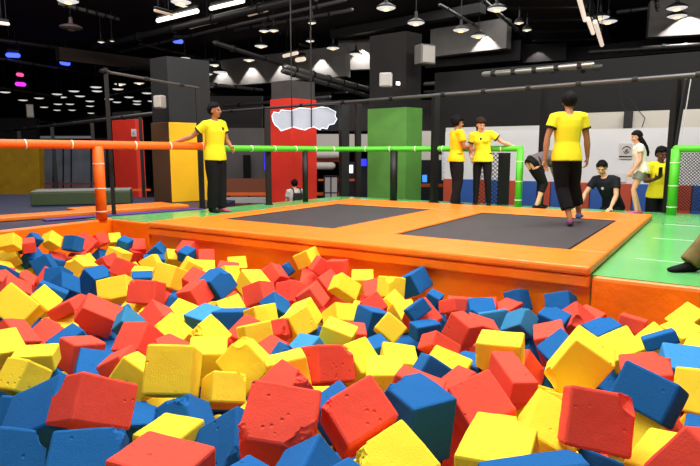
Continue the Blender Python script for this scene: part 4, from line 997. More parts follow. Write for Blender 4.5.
# (centre, rotation quaternion, sizes, colour, torn corners, label)
FOAM = [
((-3.67,6.084,-0.002),(0.07,-0.08,0.87,0.482),(0.165,0.153,0.168),'Y',[],'yellow foam cube, first yellow from left in the row along the orange wall'),
((-3.774,6.232,-0.195),(0.117,-0.262,0.893,0.346),(0.166,0.179,0.152),'Y',[],'yellow foam cube, first yellow from left in the second row from the wall'),
((-3.74,6.03,-0.31),(-0.268,-0.485,0.815,0.172),(0.175,0.191,0.162),'Y',[],'yellow foam cube, first yellow from left in the third row from the wall'),
((-3.585,6.275,-0.06),(-0.107,0.469,0.871,0.098),(0.151,0.134,0.129),'R',[],'red foam cube, first red from left in the row along the orange wall'),
((-3.641,6.489,-0.033),(0.305,-0.275,0.754,0.512),(0.128,0.128,0.128),'B',[],'blue foam cube, second blue from left in the row along the orange wall'),
((-3.512,6.629,-0.067),(0.554,-0.403,-0.719,0.12),(0.155,0.169,0.161),'Y',[(0, 0, 1)],'small yellow foam cube with bright roof shape near the far left pit corner'),
((-3.284,6.676,-0.107),(0.117,0.14,0.811,0.556),(0.18,0.177,0.153),'B',[],'blue foam cube, third blue from left in the row along the orange wall'),
((-3.261,6.924,-0.151),(-0.311,0.114,0.853,0.403),(0.208,0.201,0.177),'R',[],'red foam cube, second red from left in the row along the orange wall'),
((-3.171,7.145,-0.137),(-0.48,0.146,0.851,0.154),(0.153,0.161,0.137),'R',[(0, 0, 0)],'red foam cube, third red from left in the row along the orange wall'),
((-3.491,6.66,-0.318),(-0.166,-0.262,0.944,0.113),(0.185,0.199,0.169),'R',[],'red foam cube, first red from left in the second row from the wall'),
((-3.262,6.705,-0.316),(-0.002,-0.081,0.993,0.091),(0.183,0.192,0.163),'R',[(1, 0, 1)],'red foam cube, second red from left in the second row from the wall'),
((-3.631,6.39,-0.233),(-0.386,0.133,0.898,0.167),(0.127,0.185,0.194),'B',[(0, 0, 0)],'blue foam cube, first blue from left in the second row from the wall'),
((-3.69,6.374,-0.088),(0.117,0.536,-0.313,0.775),(0.134,0.134,0.134),'B',[(1, 1, 1)],'blue foam cube, first blue from left in the row along the orange wall'),
((-3.43,6.302,-0.309),(0.52,-0.692,0.337,0.37),(0.232,0.192,0.202),'B',[(1, 0, 0)],'dark blue foam cube with tilted square face behind the leaning torn yellow cube'),
((-3.393,6.485,-0.315),(0.436,-0.407,0.667,0.446),(0.114,0.115,0.115),'B',[(0, 1, 0)],'blue foam cube, third blue from left in the second row from the wall'),
((-3.029,6.261,-0.339),(0.421,-0.281,0.705,0.497),(0.262,0.239,0.222),'Y',[(0, 1, 0)],'torn yellow foam cube leaning over a dark blue cube near the left end'),
((-3.075,6.517,-0.337),(0.304,0.636,-0.613,-0.357),(0.205,0.204,0.175),'Y',[],'yellow foam cube, second yellow from left in the second row from the wall'),
((-2.507,5.482,-0.285),(-0.277,0.202,0.938,0.06),(0.177,0.24,0.235),'B',[(0, 1, 0)],'dark blue foam cube with bright top between two yellow cubes near the left end'),
((-2.117,5.04,-0.275),(0.046,-0.106,0.843,0.526),(0.271,0.205,0.23),'Y',[(1, 0, 0)],'torn yellow foam cube, first yellow from left in the row beyond mid pit'),
((-3.613,5.835,-0.318),(-0.159,-0.27,0.948,0.054),(0.179,0.185,0.157),'R',[(1, 0, 0)],'red foam cube, first red from left in the third row from the wall'),
((-3.129,5.183,-0.326),(-0.295,-0.268,0.914,0.078),(0.233,0.216,0.198),'R',[],'red foam cube, second red from left in the row beyond mid pit'),
((-3.375,5.79,-0.376),(-0.324,-0.054,0.944,0.015),(0.195,0.195,0.164),'R',[],'red foam cube, second red from left in the third row from the wall'),
((-3.482,5.595,-0.265),(0.659,0.473,0.564,0.154),(0.187,0.187,0.187),'B',[],'blue foam cube, first blue from left in the third row from the wall'),
((-3.346,5.346,-0.286),(0.678,-0.673,0.279,0.099),(0.194,0.194,0.194),'R',[],'red foam cube, first red from left in the row beyond mid pit'),
((-2.604,4.845,-0.247),(0.5,-0.169,0.846,0.076),(0.127,0.172,0.244),'B',[],'blue foam cube, first blue from left in the row beyond mid pit'),
((-2.615,5.1,-0.261),(0.886,-0.334,-0.256,-0.194),(0.191,0.191,0.191),'B',[],'blue foam cube, second blue from left in the row beyond mid pit'),
((-2.954,5.487,-0.285),(0.244,0.932,0.135,-0.232),(0.194,0.194,0.194),'R',[(0, 1, 1)],'red foam cube, third red from left in the third row from the wall'),
((-2.783,5.316,-0.228),(0.87,0.485,-0.085,-0.012),(0.183,0.183,0.183),'B',[(0, 0, 1)],'blue foam cube, second blue from left in the third row from the wall'),
((-3.073,7.347,-0.171),(0.567,-0.047,-0.704,0.425),(0.15,0.15,0.15),'Y',[],'yellow foam cube, third yellow from left in the row along the orange wall'),
((-2.889,7.228,-0.194),(-0.159,0.065,0.978,0.121),(0.148,0.155,0.132),'B',[],'blue foam cube, fourth blue from left in the row along the orange wall'),
((-2.867,7.557,-0.312),(-0.107,-0.223,0.924,0.293),(0.209,0.21,0.179),'R',[],'red foam cube, fourth red from left in the row along the orange wall'),
((-2.919,7.427,-0.394),(-0.177,0.121,0.973,-0.086),(0.214,0.202,0.188),'R',[],'red foam cube, fourth red from left in the second row from the wall'),
((-2.901,7.025,-0.329),(0.416,-0.378,0.681,0.469),(0.189,0.225,0.214),'Y',[],'yellow foam cube, third yellow from left in the second row from the wall'),
((-3.179,7.166,-0.375),(0.794,-0.386,0.011,0.47),(0.172,0.172,0.172),'B',[],'blue foam cube, fourth blue from left in the second row from the wall'),
((-2.817,6.511,-0.321),(-0.176,0.828,-0.143,-0.514),(0.19,0.19,0.19),'R',[(1, 1, 0)],'red foam cube, third red from left in the second row from the wall'),
((-2.51,6.189,-0.307),(0.07,-0.573,0.382,0.722),(0.19,0.19,0.19),'R',[],'red foam cube, fourth red from left in the third row from the wall'),
((-2.392,7.01,-0.28),(-0.368,0.605,0.666,-0.233),(0.188,0.196,0.182),'B',[],'blue foam cube, sixth blue from left in the second row from the wall'),
((-2.341,6.693,-0.325),(-0.097,0.562,0.821,0.043),(0.168,0.24,0.126),'B',[(0, 1, 1)],'blue foam cube, fifth blue from left in the second row from the wall'),
((-1.96,6.76,-0.206),(-0.158,0.799,0.519,0.259),(0.192,0.187,0.163),'R',[(0, 1, 0)],'red foam cube, fifth red from left in the row along the orange wall'),
((-1.89,6.5,-0.204),(-0.083,0.224,0.953,0.187),(0.153,0.167,0.135),'B',[(1, 0, 0)],'small blue foam cube with torn bright top below the corner of the long pad'),
((-2.166,6.852,-0.323),(0.044,-0.283,0.855,-0.432),(0.175,0.175,0.175),'Y',[],'yellow foam cube, fifth yellow from left in the second row from the wall'),
((-1.643,6.34,-0.382),(-0.069,-0.12,0.957,0.254),(0.213,0.225,0.191),'Y',[],'yellow foam cube, ninth yellow from left in the third row from the wall'),
((-1.696,5.964,-0.263),(-0.062,-0.331,0.675,-0.657),(0.184,0.184,0.184),'Y',[],'yellow foam cube, eighth yellow from left in the third row from the wall'),
((-1.684,6.575,-0.276),(0.549,0.337,-0.237,0.727),(0.181,0.181,0.181),'R',[],'red foam cube, fifth red from left in the second row from the wall'),
((-1.783,5.565,-0.267),(0.428,-0.424,0.728,0.327),(0.22,0.237,0.25),'Y',[(1, 0, 1)],'yellow foam cube with torn right side behind the red pitted square front'),
((-2.291,6.473,-0.322),(0.662,0.553,0.341,-0.374),(0.189,0.189,0.189),'Y',[],'yellow foam cube, fourth yellow from left in the second row from the wall'),
((-2.269,6.097,-0.387),(-0.066,-0.096,0.993,0.016),(0.215,0.231,0.196),'Y',[(0, 0, 1)],'yellow foam cube, sixth yellow from left in the third row from the wall'),
((-2.143,5.751,-0.361),(-0.07,0.566,0.821,0.018),(0.215,0.199,0.183),'B',[],'blue foam cube, fourth blue from left in the third row from the wall'),
((-1.74,4.753,-0.22),(0.408,-0.547,0.597,0.422),(0.198,0.242,0.242),'R',[(0, 1, 0)],'red foam cube with square pitted front beside the torn yellow cube in left half'),
((-1.459,5.285,-0.255),(0.761,0.082,-0.554,-0.327),(0.19,0.19,0.19),'R',[],'red foam cube, fifth red from left in the third row from the wall'),
((-1.359,4.881,-0.277),(0.787,0.282,0.542,-0.081),(0.198,0.198,0.198),'R',[],'red foam cube, fourth red from left in the row beyond mid pit'),
((-1.364,4.5,-0.358),(-0.083,0.204,0.935,0.277),(0.202,0.202,0.17),'Y',[],'yellow foam cube, fourth yellow from left in the upper mid pit row'),
((-1.317,6.012,-0.319),(-0.079,-0.067,0.994,0.047),(0.217,0.231,0.197),'R',[],'red foam cube, sixth red from left in the third row from the wall'),
((-1.264,6.287,-0.328),(-0.016,-0.123,0.965,0.232),(0.208,0.222,0.188),'Y',[],'yellow foam cube, eleventh yellow from left in the third row from the wall'),
((-1.251,5.743,-0.299),(-0.31,-0.332,0.775,0.44),(0.194,0.191,0.165),'Y',[],'yellow foam cube, tenth yellow from left in the third row from the wall'),
((-0.967,5.562,-0.342),(-0.249,0.385,0.888,0.032),(0.246,0.239,0.209),'Y',[],'yellow foam cube, second yellow from left in the row beyond mid pit'),
((-0.883,6.068,-0.374),(0.021,0.416,0.889,0.19),(0.189,0.189,0.159),'R',[],'red foam cube, seventh red from left in the third row from the wall'),
((-0.783,5.753,-0.3),(0.546,0.095,-0.41,-0.725),(0.193,0.193,0.193),'R',[],'red foam cube, eighth red from left in the third row from the wall'),
((-0.685,5.938,-0.28),(0.604,-0.648,0.374,0.275),(0.13,0.148,0.151),'B',[(0, 0, 0)],'blue foam cube, fifth blue from left in the third row from the wall'),
((-0.442,5.821,-0.121),(0.718,-0.441,0.491,0.221),(0.163,0.202,0.19),'Y',[],'yellow foam cube resting highest against the orange wall below the farther trampoline'),
((-0.397,5.676,-0.359),(-0.048,0.01,0.973,0.227),(0.216,0.24,0.204),'R',[(0, 0, 0)],'red foam cube, ninth red from left in the third row from the wall'),
((-0.517,5.003,-0.294),(0.559,-0.384,0.724,0.126),(0.191,0.241,0.225),'R',[(1, 1, 0)],'torn red foam cube, seventh red from left in the row beyond mid pit'),
((-0.754,4.647,-0.211),(0.265,0.029,0.796,0.543),(0.195,0.181,0.205),'R',[],'red foam cube, fifth red from left in the row beyond mid pit'),
((-0.583,4.358,-0.26),(-0.403,-0.222,0.86,0.221),(0.19,0.19,0.16),'B',[],'blue foam cube, second blue from left in the upper mid pit row'),
((-1.221,5.062,-0.221),(0.611,-0.608,-0.492,0.123),(0.23,0.213,0.259),'B',[(1, 0, 0)],'big blue foam cube with dark left side lying below the middle of the long pad'),
((-0.966,4.546,-0.326),(0.087,-0.223,0.944,0.226),(0.196,0.196,0.165),'Y',[],'yellow foam cube, fifth yellow from left in the upper mid pit row'),
((-0.122,5.389,-0.15),(0.556,-0.452,0.576,0.393),(0.184,0.178,0.186),'R',[],'red foam cube, tenth red from left in the third row from the wall'),
((-0.291,5.55,-0.162),(0.283,0.763,-0.555,-0.171),(0.166,0.166,0.166),'R',[],'red foam cube, sixth red from left in the second row from the wall'),
((-0.216,5.14,-0.251),(-0.436,0.786,0.434,-0.06),(0.191,0.191,0.191),'R',[],'red foam cube, ninth red from left in the row beyond mid pit'),
((0.121,5.39,-0.283),(0.004,0.011,0.99,0.142),(0.213,0.222,0.189),'Y',[],'yellow foam cube, twelfth yellow from left in the third row from the wall'),
((0.254,5.151,-0.33),(0.142,-0.008,0.966,0.217),(0.224,0.233,0.198),'R',[],'red foam cube, tenth red from left in the row beyond mid pit'),
((0.345,4.571,-0.297),(-0.366,0.185,0.898,0.161),(0.189,0.198,0.169),'Y',[],'yellow foam cube, ninth yellow from left in the upper mid pit row'),
((0.363,4.914,-0.212),(0.62,0.26,0.588,-0.451),(0.184,0.184,0.184),'Y',[(0, 0, 1)],'yellow foam cube, fourth yellow from left in the row beyond mid pit'),
((0.59,5.093,-0.212),(0.779,-0.362,0.493,0.135),(0.195,0.207,0.216),'B',[],'blue foam cube with black left face resting high against the orange far wall'),
((-0.049,5.003,-0.24),(0.549,-0.604,-0.573,-0.07),(0.163,0.233,0.156),'Y',[],'yellow foam cube, third yellow from left in the row beyond mid pit'),
((-0.074,4.082,-0.238),(0.626,-0.422,0.655,-0.028),(0.145,0.21,0.184),'Y',[],'yellow foam cube, eighth yellow from left in the upper mid pit row'),
((-0.324,4.725,-0.267),(-0.448,0.089,0.885,0.093),(0.198,0.222,0.188),'R',[(1, 0, 1)],'red foam cube, eighth red from left in the row beyond mid pit'),
((-0.363,4.285,-0.296),(0.506,-0.061,-0.84,-0.187),(0.198,0.213,0.181),'Y',[],'yellow foam cube, seventh yellow from left in the upper mid pit row'),
((0.178,4.208,-0.195),(-0.24,0.399,0.77,0.435),(0.152,0.162,0.154),'R',[],'red foam cube with diamond top beside the yellow cubes under the long pad'),
((0.693,4.571,-0.223),(-0.166,0.234,0.945,0.157),(0.118,0.108,0.097),'B',[],'blue foam cube, fourth blue from left in the row beyond mid pit'),
((0.464,3.802,-0.104),(-0.289,0.353,0.728,0.512),(0.103,0.15,0.139),'B',[],'blue foam cube, third blue from left in the upper mid pit row'),
((0.512,3.953,-0.214),(0.121,0.438,0.295,0.841),(0.195,0.195,0.195),'R',[],'red foam cube, tenth red from left in the upper mid pit row'),
((0.502,3.674,-0.205),(-0.021,0.561,0.826,0.045),(0.119,0.183,0.107),'B',[(1, 1, 0)],'torn blue foam cube, sixth blue from left in the lower mid pit row'),
((0.922,4.619,-0.359),(-0.017,0.078,0.988,0.133),(0.226,0.225,0.192),'R',[],'red foam cube, twelfth red from left in the upper mid pit row'),
((1.087,4.414,-0.292),(0.102,0.145,0.967,0.184),(0.176,0.183,0.155),'R',[],'red foam cube, thirteenth red from left in the upper mid pit row'),
((1.271,4.498,-0.308),(0.005,0.435,0.893,0.114),(0.157,0.239,0.115),'R',[(0, 0, 0)],'torn red foam cube, fourteenth red from left in the upper mid pit row'),
((0.829,4.378,-0.238),(0.402,0.248,0.727,0.498),(0.193,0.108,0.178),'R',[],'red foam cube, eleventh red from left in the upper mid pit row'),
((0.7,3.451,-0.131),(0.573,-0.113,0.732,0.351),(0.164,0.175,0.129),'R',[],'large red foam cube with long slanting face behind the yellow box shaped cube'),
((0.877,3.714,-0.227),(-0.171,-0.006,0.983,0.064),(0.187,0.187,0.157),'R',[(0, 0, 1)],'red foam cube, eighth red from left in the lower mid pit row'),
((0.99,4.177,-0.254),(0.499,0.867,-0.016,-0.003),(0.195,0.195,0.195),'B',[(0, 1, 1)],'blue foam cube, fourth blue from left in the upper mid pit row'),
((1.029,3.922,-0.248),(-0.349,0.544,0.563,0.515),(0.2,0.2,0.2),'T',[],'teal-lit blue foam cube, second such from left in the lower mid pit row'),
((1.397,4.613,-0.256),(-0.256,-0.235,0.803,0.484),(0.171,0.171,0.144),'B',[],'blue foam cube, fifth blue from left in the row beyond mid pit'),
((1.137,3.707,-0.181),(0.345,0.345,0.855,0.174),(0.187,0.176,0.134),'T',[(0, 1, 0)],'teal-lit blue foam cube with roof shape near the seam of the orange wall'),
((1.38,3.783,-0.197),(-0.129,0.302,0.937,0.118),(0.179,0.201,0.171),'B',[(1, 1, 0)],'torn blue foam cube, eighth blue from left in the lower mid pit row'),
((1.656,4.337,-0.23),(0.191,-0.278,-0.456,0.824),(0.193,0.193,0.193),'B',[(0, 1, 1)],'blue foam cube, fifth blue from left in the upper mid pit row'),
((1.783,4.127,-0.299),(0.059,0.542,0.81,0.218),(0.194,0.194,0.164),'R',[],'red foam cube, eleventh red from left in the lower mid pit row'),
((1.604,3.921,-0.245),(0.743,-0.488,-0.137,-0.437),(0.2,0.2,0.2),'R',[(1, 0, 0)],'red foam cube, tenth red from left in the lower mid pit row'),
((1.695,3.669,-0.235),(0.077,0.649,0.731,0.194),(0.19,0.19,0.16),'B',[(1, 1, 0)],'torn blue foam cube, ninth blue from left in the lower mid pit row'),
((1.285,3.477,-0.236),(0.107,0.794,0.584,0.127),(0.255,0.186,0.216),'R',[(0, 1, 0)],'red foam cube, ninth red from left in the lower mid pit row'),
((1.249,3.227,-0.2),(0.191,0.648,0.681,0.283),(0.189,0.189,0.159),'B',[(0, 1, 0)],'torn blue foam cube, ninth blue from left in the third row from the camera'),
((0.956,3.058,-0.264),(-0.437,0.091,0.796,0.409),(0.196,0.196,0.165),'R',[],'red foam cube, eleventh red from left in the third row from the camera'),
((1.923,3.756,-0.191),(-0.099,0.287,0.952,-0.044),(0.169,0.143,0.105),'R',[],'red foam cube, twelfth red from left in the lower mid pit row'),
((2.367,3.844,-0.216),(0.146,0.625,0.704,0.304),(0.188,0.206,0.175),'Y',[(0, 0, 0)],'yellow foam cube, twelfth yellow from left in the lower mid pit row'),
((2.176,3.602,-0.231),(-0.009,0.586,0.794,0.163),(0.19,0.19,0.16),'Y',[],'yellow foam cube, eleventh yellow from left in the lower mid pit row'),
((1.928,3.459,-0.23),(0.263,0.699,0.603,0.281),(0.19,0.19,0.16),'Y',[],'yellow foam cube, tenth yellow from left in the lower mid pit row'),
((1.84,3.261,-0.134),(0.207,0.799,0.561,0.063),(0.119,0.184,0.08),'B',[(0, 1, 1)],'torn blue foam cube, tenth blue from left in the lower mid pit row'),
((1.774,2.922,-0.173),(-0.162,0.778,0.583,0.169),(0.19,0.193,0.164),'L',[],'bright-lit blue foam cube with flat top at the right edge of the pit'),
((2.098,3.239,-0.209),(0.096,0.358,0.919,0.133),(0.19,0.19,0.16),'Y',[],'yellow foam cube, thirteenth yellow from left in the third row from the camera'),
((1.61,3.218,-0.201),(0.058,0.701,0.628,0.334),(0.218,0.19,0.185),'Y',[(0, 0, 1)],'yellow foam cube, twelfth yellow from left in the third row from the camera'),
((1.236,2.946,-0.167),(0.735,-0.594,0.324,0.045),(0.231,0.306,0.229),'Y',[(0, 1, 0)],'large yellow foam cube standing on edge above the big upright red cube'),
((1.499,2.741,-0.163),(0.143,0.171,0.965,0.142),(0.229,0.198,0.195),'R',[(0, 1, 0)],'red foam cube with flat bright top behind the large dark blue square face'),
((1.216,2.202,-0.009),(0.445,-0.255,0.812,0.28),(0.167,0.212,0.249),'B',[],'large dark blue foam cube with square face behind the big upright red cube'),
((1.527,2.336,-0.065),(0.458,0.446,0.673,0.372),(0.19,0.19,0.16),'Y',[],'yellow foam cube, sixth yellow from left in the second row from the camera'),
((1.296,1.901,-0.086),(-0.005,0.294,0.955,0.023),(0.196,0.196,0.165),'B',[],'blue foam cube, thirteenth blue from left in the row nearest the camera'),
((1.021,1.556,0.043),(0.112,0.527,0.634,0.555),(0.184,0.184,0.155),'R',[],'red foam cube cut off at the bottom right corner of the pit'),
((1.079,1.781,-0.084),(0.216,0.473,0.847,0.113),(0.195,0.195,0.164),'Y',[],'yellow foam cube, ninth yellow from left in the row nearest the camera'),
((0.827,1.814,0.076),(0.552,-0.82,0.147,-0.037),(0.202,0.193,0.187),'R',[(1, 0, 0)],'big upright red foam cube with torn right edge before the large dark blue face'),
((0.49,1.37,0.049),(0.074,-0.003,0.997,-0.015),(0.27,0.092,0.258),'B',[(0, 1, 0)],'dark blue foam cube cut by the bottom edge in front of a torn yellow cube'),
((0.728,2.006,-0.084),(-0.168,0.217,0.934,0.229),(0.192,0.236,0.2),'Y',[],'yellow foam cube, sixth yellow from left in the row nearest the camera'),
((0.483,1.717,-0.051),(0.018,0.209,0.978,-0.017),(0.216,0.351,0.24),'Y',[(0, 1, 0)],'large torn yellow foam cube behind the blue cube on the bottom edge, lower right'),
((0.245,2.064,-0.046),(-0.059,0.487,0.871,0.02),(0.23,0.207,0.257),'B',[(1, 0, 0)],'big blue foam cube with bright top and dark front beside two large red cubes'),
((0.535,2.218,-0.074),(-0.129,0.547,0.774,0.292),(0.21,0.2,0.178),'R',[],'red foam cube, seventh red from left in the second row from the camera'),
((0.513,2.513,-0.14),(0.24,0.573,0.764,0.175),(0.19,0.19,0.16),'R',[],'red foam cube, sixth red from left in the second row from the camera'),
((0.283,2.321,-0.066),(-0.072,0.796,0.589,-0.118),(0.177,0.207,0.176),'R',[(0, 1, 1)],'red foam cube, fifth red from left in the second row from the camera'),
((0.512,2.941,-0.221),(-0.077,0.262,0.934,0.23),(0.217,0.198,0.185),'Y',[],'yellow foam cube, ninth yellow from left in the third row from the camera'),
((0.395,2.724,-0.146),(0.393,0.537,0.696,0.271),(0.184,0.184,0.155),'B',[],'blue foam cube, seventh blue from left in the third row from the camera'),
((0.512,3.136,-0.135),(0.38,0.348,0.808,0.285),(0.148,0.098,0.194),'R',[],'red foam cube, eighth red from left in the third row from the camera'),
((0.797,2.897,-0.094),(0.615,-0.388,0.558,0.4),(0.2,0.228,0.202),'Y',[(1, 1, 0)],'box shaped yellow foam cube with level top right of picture centre'),
((0.781,2.626,-0.101),(-0.089,0.65,0.754,0.041),(0.286,0.125,0.113),'R',[(1, 0, 1)],'rough torn red foam block leaning in front of the box shaped yellow cube'),
((0.026,1.935,0.021),(-0.22,0.429,0.817,0.317),(0.178,0.209,0.204),'R',[(1, 0, 0)],'large red foam cube leaning between the bitten red and dark fronted blue cubes'),
((0.137,1.699,-0.049),(-0.141,0.434,0.858,0.238),(0.199,0.22,0.187),'Y',[(1, 0, 0)],'yellow foam cube with torn left corner wedged before the leaning large red cube'),
((-0.004,1.362,0.057),(-0.19,0.265,0.944,-0.058),(0.174,0.174,0.146),'B',[],'blue foam cube, tenth blue from left in the row nearest the camera'),
((-0.121,1.562,0.002),(-0.45,0.083,0.877,0.146),(0.182,0.182,0.154),'B',[],'blue foam cube, ninth blue from left in the row nearest the camera'),
((-0.234,1.82,0.051),(-0.068,0.044,0.932,0.354),(0.239,0.205,0.226),'R',[(1, 0, 0),(0, 0, 0)],'large red foam cube with bitten lower corners, lowest big cube left of picture centre'),
((-0.138,2.83,-0.123),(0.329,0.172,0.771,0.518),(0.206,0.187,0.26),'R',[(0, 1, 1)],'torn red foam cube with pitted slopes behind the bitten large red cube'),
((-0.294,2.581,-0.077),(0.617,0.459,0.482,-0.419),(0.188,0.188,0.188),'Y',[],'yellow foam cube, sixth yellow from left in the third row from the camera'),
((-0.062,2.251,-0.104),(0.238,0.591,0.755,0.153),(0.186,0.186,0.157),'B',[],'blue foam cube, fifth blue from left in the second row from the camera'),
((-0.28,2.355,-0.052),(0.06,0.406,0.87,0.272),(0.174,0.174,0.147),'R',[(0, 1, 0)],'red foam cube, second red from left in the second row from the camera'),
((0.035,2.999,-0.171),(-0.351,0.326,0.869,0.127),(0.189,0.189,0.16),'Y',[],'yellow foam cube, seventh yellow from left in the third row from the camera'),
((-0.088,3.483,-0.209),(0.091,-0.579,0.049,0.809),(0.2,0.2,0.2),'Y',[],'yellow foam cube, seventh yellow from left in the lower mid pit row'),
((0.273,3.107,-0.229),(-0.076,-0.017,0.989,0.128),(0.195,0.195,0.164),'Y',[],'yellow foam cube, eighth yellow from left in the third row from the camera'),
((0.175,2.74,-0.158),(0.01,0.011,0.995,0.099),(0.188,0.188,0.158),'Y',[],'yellow foam cube, fourth yellow from left in the second row from the camera'),
((0.254,3.503,-0.145),(-0.198,0.295,0.785,0.508),(0.159,0.137,0.159),'Y',[],'yellow foam cube, ninth yellow from left in the lower mid pit row'),
((0.407,4.273,-0.303),(0.462,0.717,-0.07,-0.518),(0.199,0.199,0.199),'Y',[],'yellow foam cube, tenth yellow from left in the upper mid pit row'),
((0.16,3.962,-0.243),(-0.298,-0.094,0.685,0.658),(0.198,0.198,0.198),'B',[],'blue foam cube, fifth blue from left in the lower mid pit row'),
((0.145,3.309,-0.244),(0.075,0.6,0.789,0.112),(0.191,0.191,0.161),'B',[],'blue foam cube, fifth blue from left in the third row from the camera'),
((-0.004,3.71,-0.3),(-0.04,-0.014,0.999,0.007),(0.21,0.243,0.207),'R',[],'red foam cube, sixth red from left in the lower mid pit row'),
((-0.26,3.245,-0.239),(0.179,0.389,0.874,0.23),(0.201,0.215,0.183),'L',[],'bright-lit blue foam cube, first such from left in the third row from the camera'),
((-0.355,2.971,-0.174),(0.305,0.472,0.767,0.31),(0.186,0.186,0.157),'B',[(0, 1, 0)],'blue foam cube, third blue from left in the third row from the camera'),
((-0.924,3.557,-0.226),(-0.359,0.122,0.912,0.156),(0.201,0.203,0.172),'Y',[(1, 0, 0)],'torn yellow foam cube, fourth yellow from left in the lower mid pit row'),
((-0.512,2.775,-0.106),(-0.137,0.349,0.754,0.54),(0.238,0.186,0.202),'Y',[(1, 1, 0)],'yellow foam cube, fifth yellow from left in the third row from the camera'),
((-0.586,2.507,-0.123),(0.451,0.209,0.763,0.414),(0.181,0.142,0.161),'Y',[(0, 1, 1)],'torn yellow foam cube, third yellow from left in the second row from the camera'),
((-0.765,2.946,-0.146),(0.992,0.081,0.032,0.088),(0.197,0.197,0.197),'Y',[],'yellow foam cube, fourth yellow from left in the third row from the camera'),
((-0.898,4.193,-0.309),(0.521,-0.494,0.57,0.4),(0.187,0.239,0.213),'B',[(1, 1, 0)],'dark blue foam cube with jagged top left of picture centre'),
((-1.132,4.365,-0.371),(0.052,0.351,0.927,0.125),(0.257,0.218,0.219),'L',[(0, 0, 1)],'bright-lit blue foam cube, the only such one in the lower mid pit row'),
((-0.656,4.101,-0.263),(0.515,-0.343,-0.756,-0.215),(0.196,0.196,0.165),'Y',[],'yellow foam cube, sixth yellow from left in the upper mid pit row'),
((-0.513,3.909,-0.283),(-0.439,0.612,-0.604,-0.259),(0.116,0.166,0.178),'R',[(1, 0, 0)],'small red foam cube with pitted front just right of the jagged dark blue cube'),
((-0.479,3.338,-0.27),(0.056,0.43,0.885,0.172),(0.194,0.191,0.165),'R',[(0, 0, 1)],'red foam cube, sixth red from left in the third row from the camera'),
((-0.673,3.702,-0.255),(0.284,-0.328,0.891,0.131),(0.187,0.187,0.187),'R',[],'red foam cube, fourth red from left in the lower mid pit row'),
((-0.604,3.524,-0.21),(0.074,-0.24,0.957,-0.143),(0.183,0.183,0.183),'Y',[(1, 0, 1)],'yellow foam cube, fifth yellow from left in the lower mid pit row'),
((-0.384,4.021,-0.271),(-0.371,0.08,-0.567,0.731),(0.188,0.188,0.188),'Y',[],'yellow foam cube, sixth yellow from left in the lower mid pit row'),
((-1.415,3.528,-0.126),(-0.358,0.53,0.738,-0.215),(0.183,0.164,0.103),'T',[(0, 1, 0)],'teal-lit blue foam cube, first such from left in the lower mid pit row'),
((-1.363,3.938,-0.231),(0.044,0.449,0.763,0.463),(0.226,0.19,0.192),'R',[],'red foam cube, fifth red from left in the upper mid pit row'),
((-1.77,3.878,-0.169),(-0.332,0.559,0.753,-0.101),(0.179,0.259,0.179),'R',[(0, 0, 1)],'large red foam cube with bright ridge beside the left yellow diamond cube'),
((-2.377,3.954,-0.135),(0.132,-0.455,0.717,0.512),(0.219,0.263,0.224),'Y',[],'large yellow foam cube with diamond face at the left edge of the pit'),
((-2.571,4.625,-0.281),(-0.441,-0.059,0.881,0.16),(0.202,0.204,0.173),'Y',[],'yellow foam cube, second yellow from left in the upper mid pit row'),
((-2.134,4.168,-0.191),(0.229,0.009,0.973,0.033),(0.203,0.172,0.092),'R',[],'red foam cube, first red from left in the upper mid pit row'),
((-1.928,3.516,-0.217),(-0.063,0.217,0.927,0.299),(0.19,0.19,0.16),'R',[(0, 1, 0)],'red foam cube, second red from left in the lower mid pit row'),
((-1.712,3.369,-0.206),(0.078,0.377,0.894,0.23),(0.19,0.19,0.162),'B',[],'blue foam cube, second blue from left in the lower mid pit row'),
((-2.041,3.329,-0.164),(-0.145,0.347,0.73,0.57),(0.204,0.187,0.174),'R',[],'red foam cube, first red from left in the lower mid pit row'),
((-1.954,3.063,-0.148),(-0.073,0.903,-0.359,-0.225),(0.194,0.194,0.194),'Y',[(0, 1, 0)],'yellow foam cube, first yellow from left in the third row from the camera'),
((-1.641,2.858,-0.098),(-0.009,-0.093,0.991,0.093),(0.204,0.132,0.101),'Y',[],'yellow foam cube, second yellow from left in the third row from the camera'),
((-1.55,3.155,-0.184),(0.558,-0.318,0.706,0.298),(0.171,0.179,0.193),'R',[],'red foam cube, first red from left in the third row from the camera'),
((-1.367,2.944,-0.242),(-0.175,-0.171,0.961,0.13),(0.241,0.236,0.204),'B',[],'blue foam cube with flat square face right above the pitted large red cube'),
((-1.169,2.804,-0.134),(0.514,-0.002,-0.857,-0.032),(0.169,0.169,0.142),'R',[(0, 0, 1)],'red foam cube, third red from left in the third row from the camera'),
((-1.273,3.318,-0.177),(0.142,-0.134,-0.351,0.916),(0.196,0.196,0.196),'R',[],'red foam cube, third red from left in the lower mid pit row'),
((-0.791,2.442,-0.007),(-0.339,0.618,-0.589,-0.394),(0.214,0.203,0.235),'Y',[],'large yellow foam cube with flat square front in the left half of the pit'),
((-1.201,3.683,-0.258),(-0.252,0.194,0.914,0.251),(0.215,0.197,0.183),'Y',[(1, 0, 0)],'torn yellow foam cube, third yellow from left in the lower mid pit row'),
((-1.058,3.205,-0.208),(-0.133,0.176,0.975,0.01),(0.19,0.19,0.16),'R',[(1, 0, 0)],'red foam cube, fourth red from left in the third row from the camera'),
((-1.033,2.612,-0.12),(-0.266,0.663,-0.585,0.384),(0.193,0.193,0.193),'Y',[],'yellow foam cube, second yellow from left in the second row from the camera'),
((-0.895,2.204,-0.159),(-0.024,-0.094,0.994,0.048),(0.189,0.189,0.159),'B',[(0, 1, 0)],'torn blue foam cube, fifth blue from left in the row nearest the camera'),
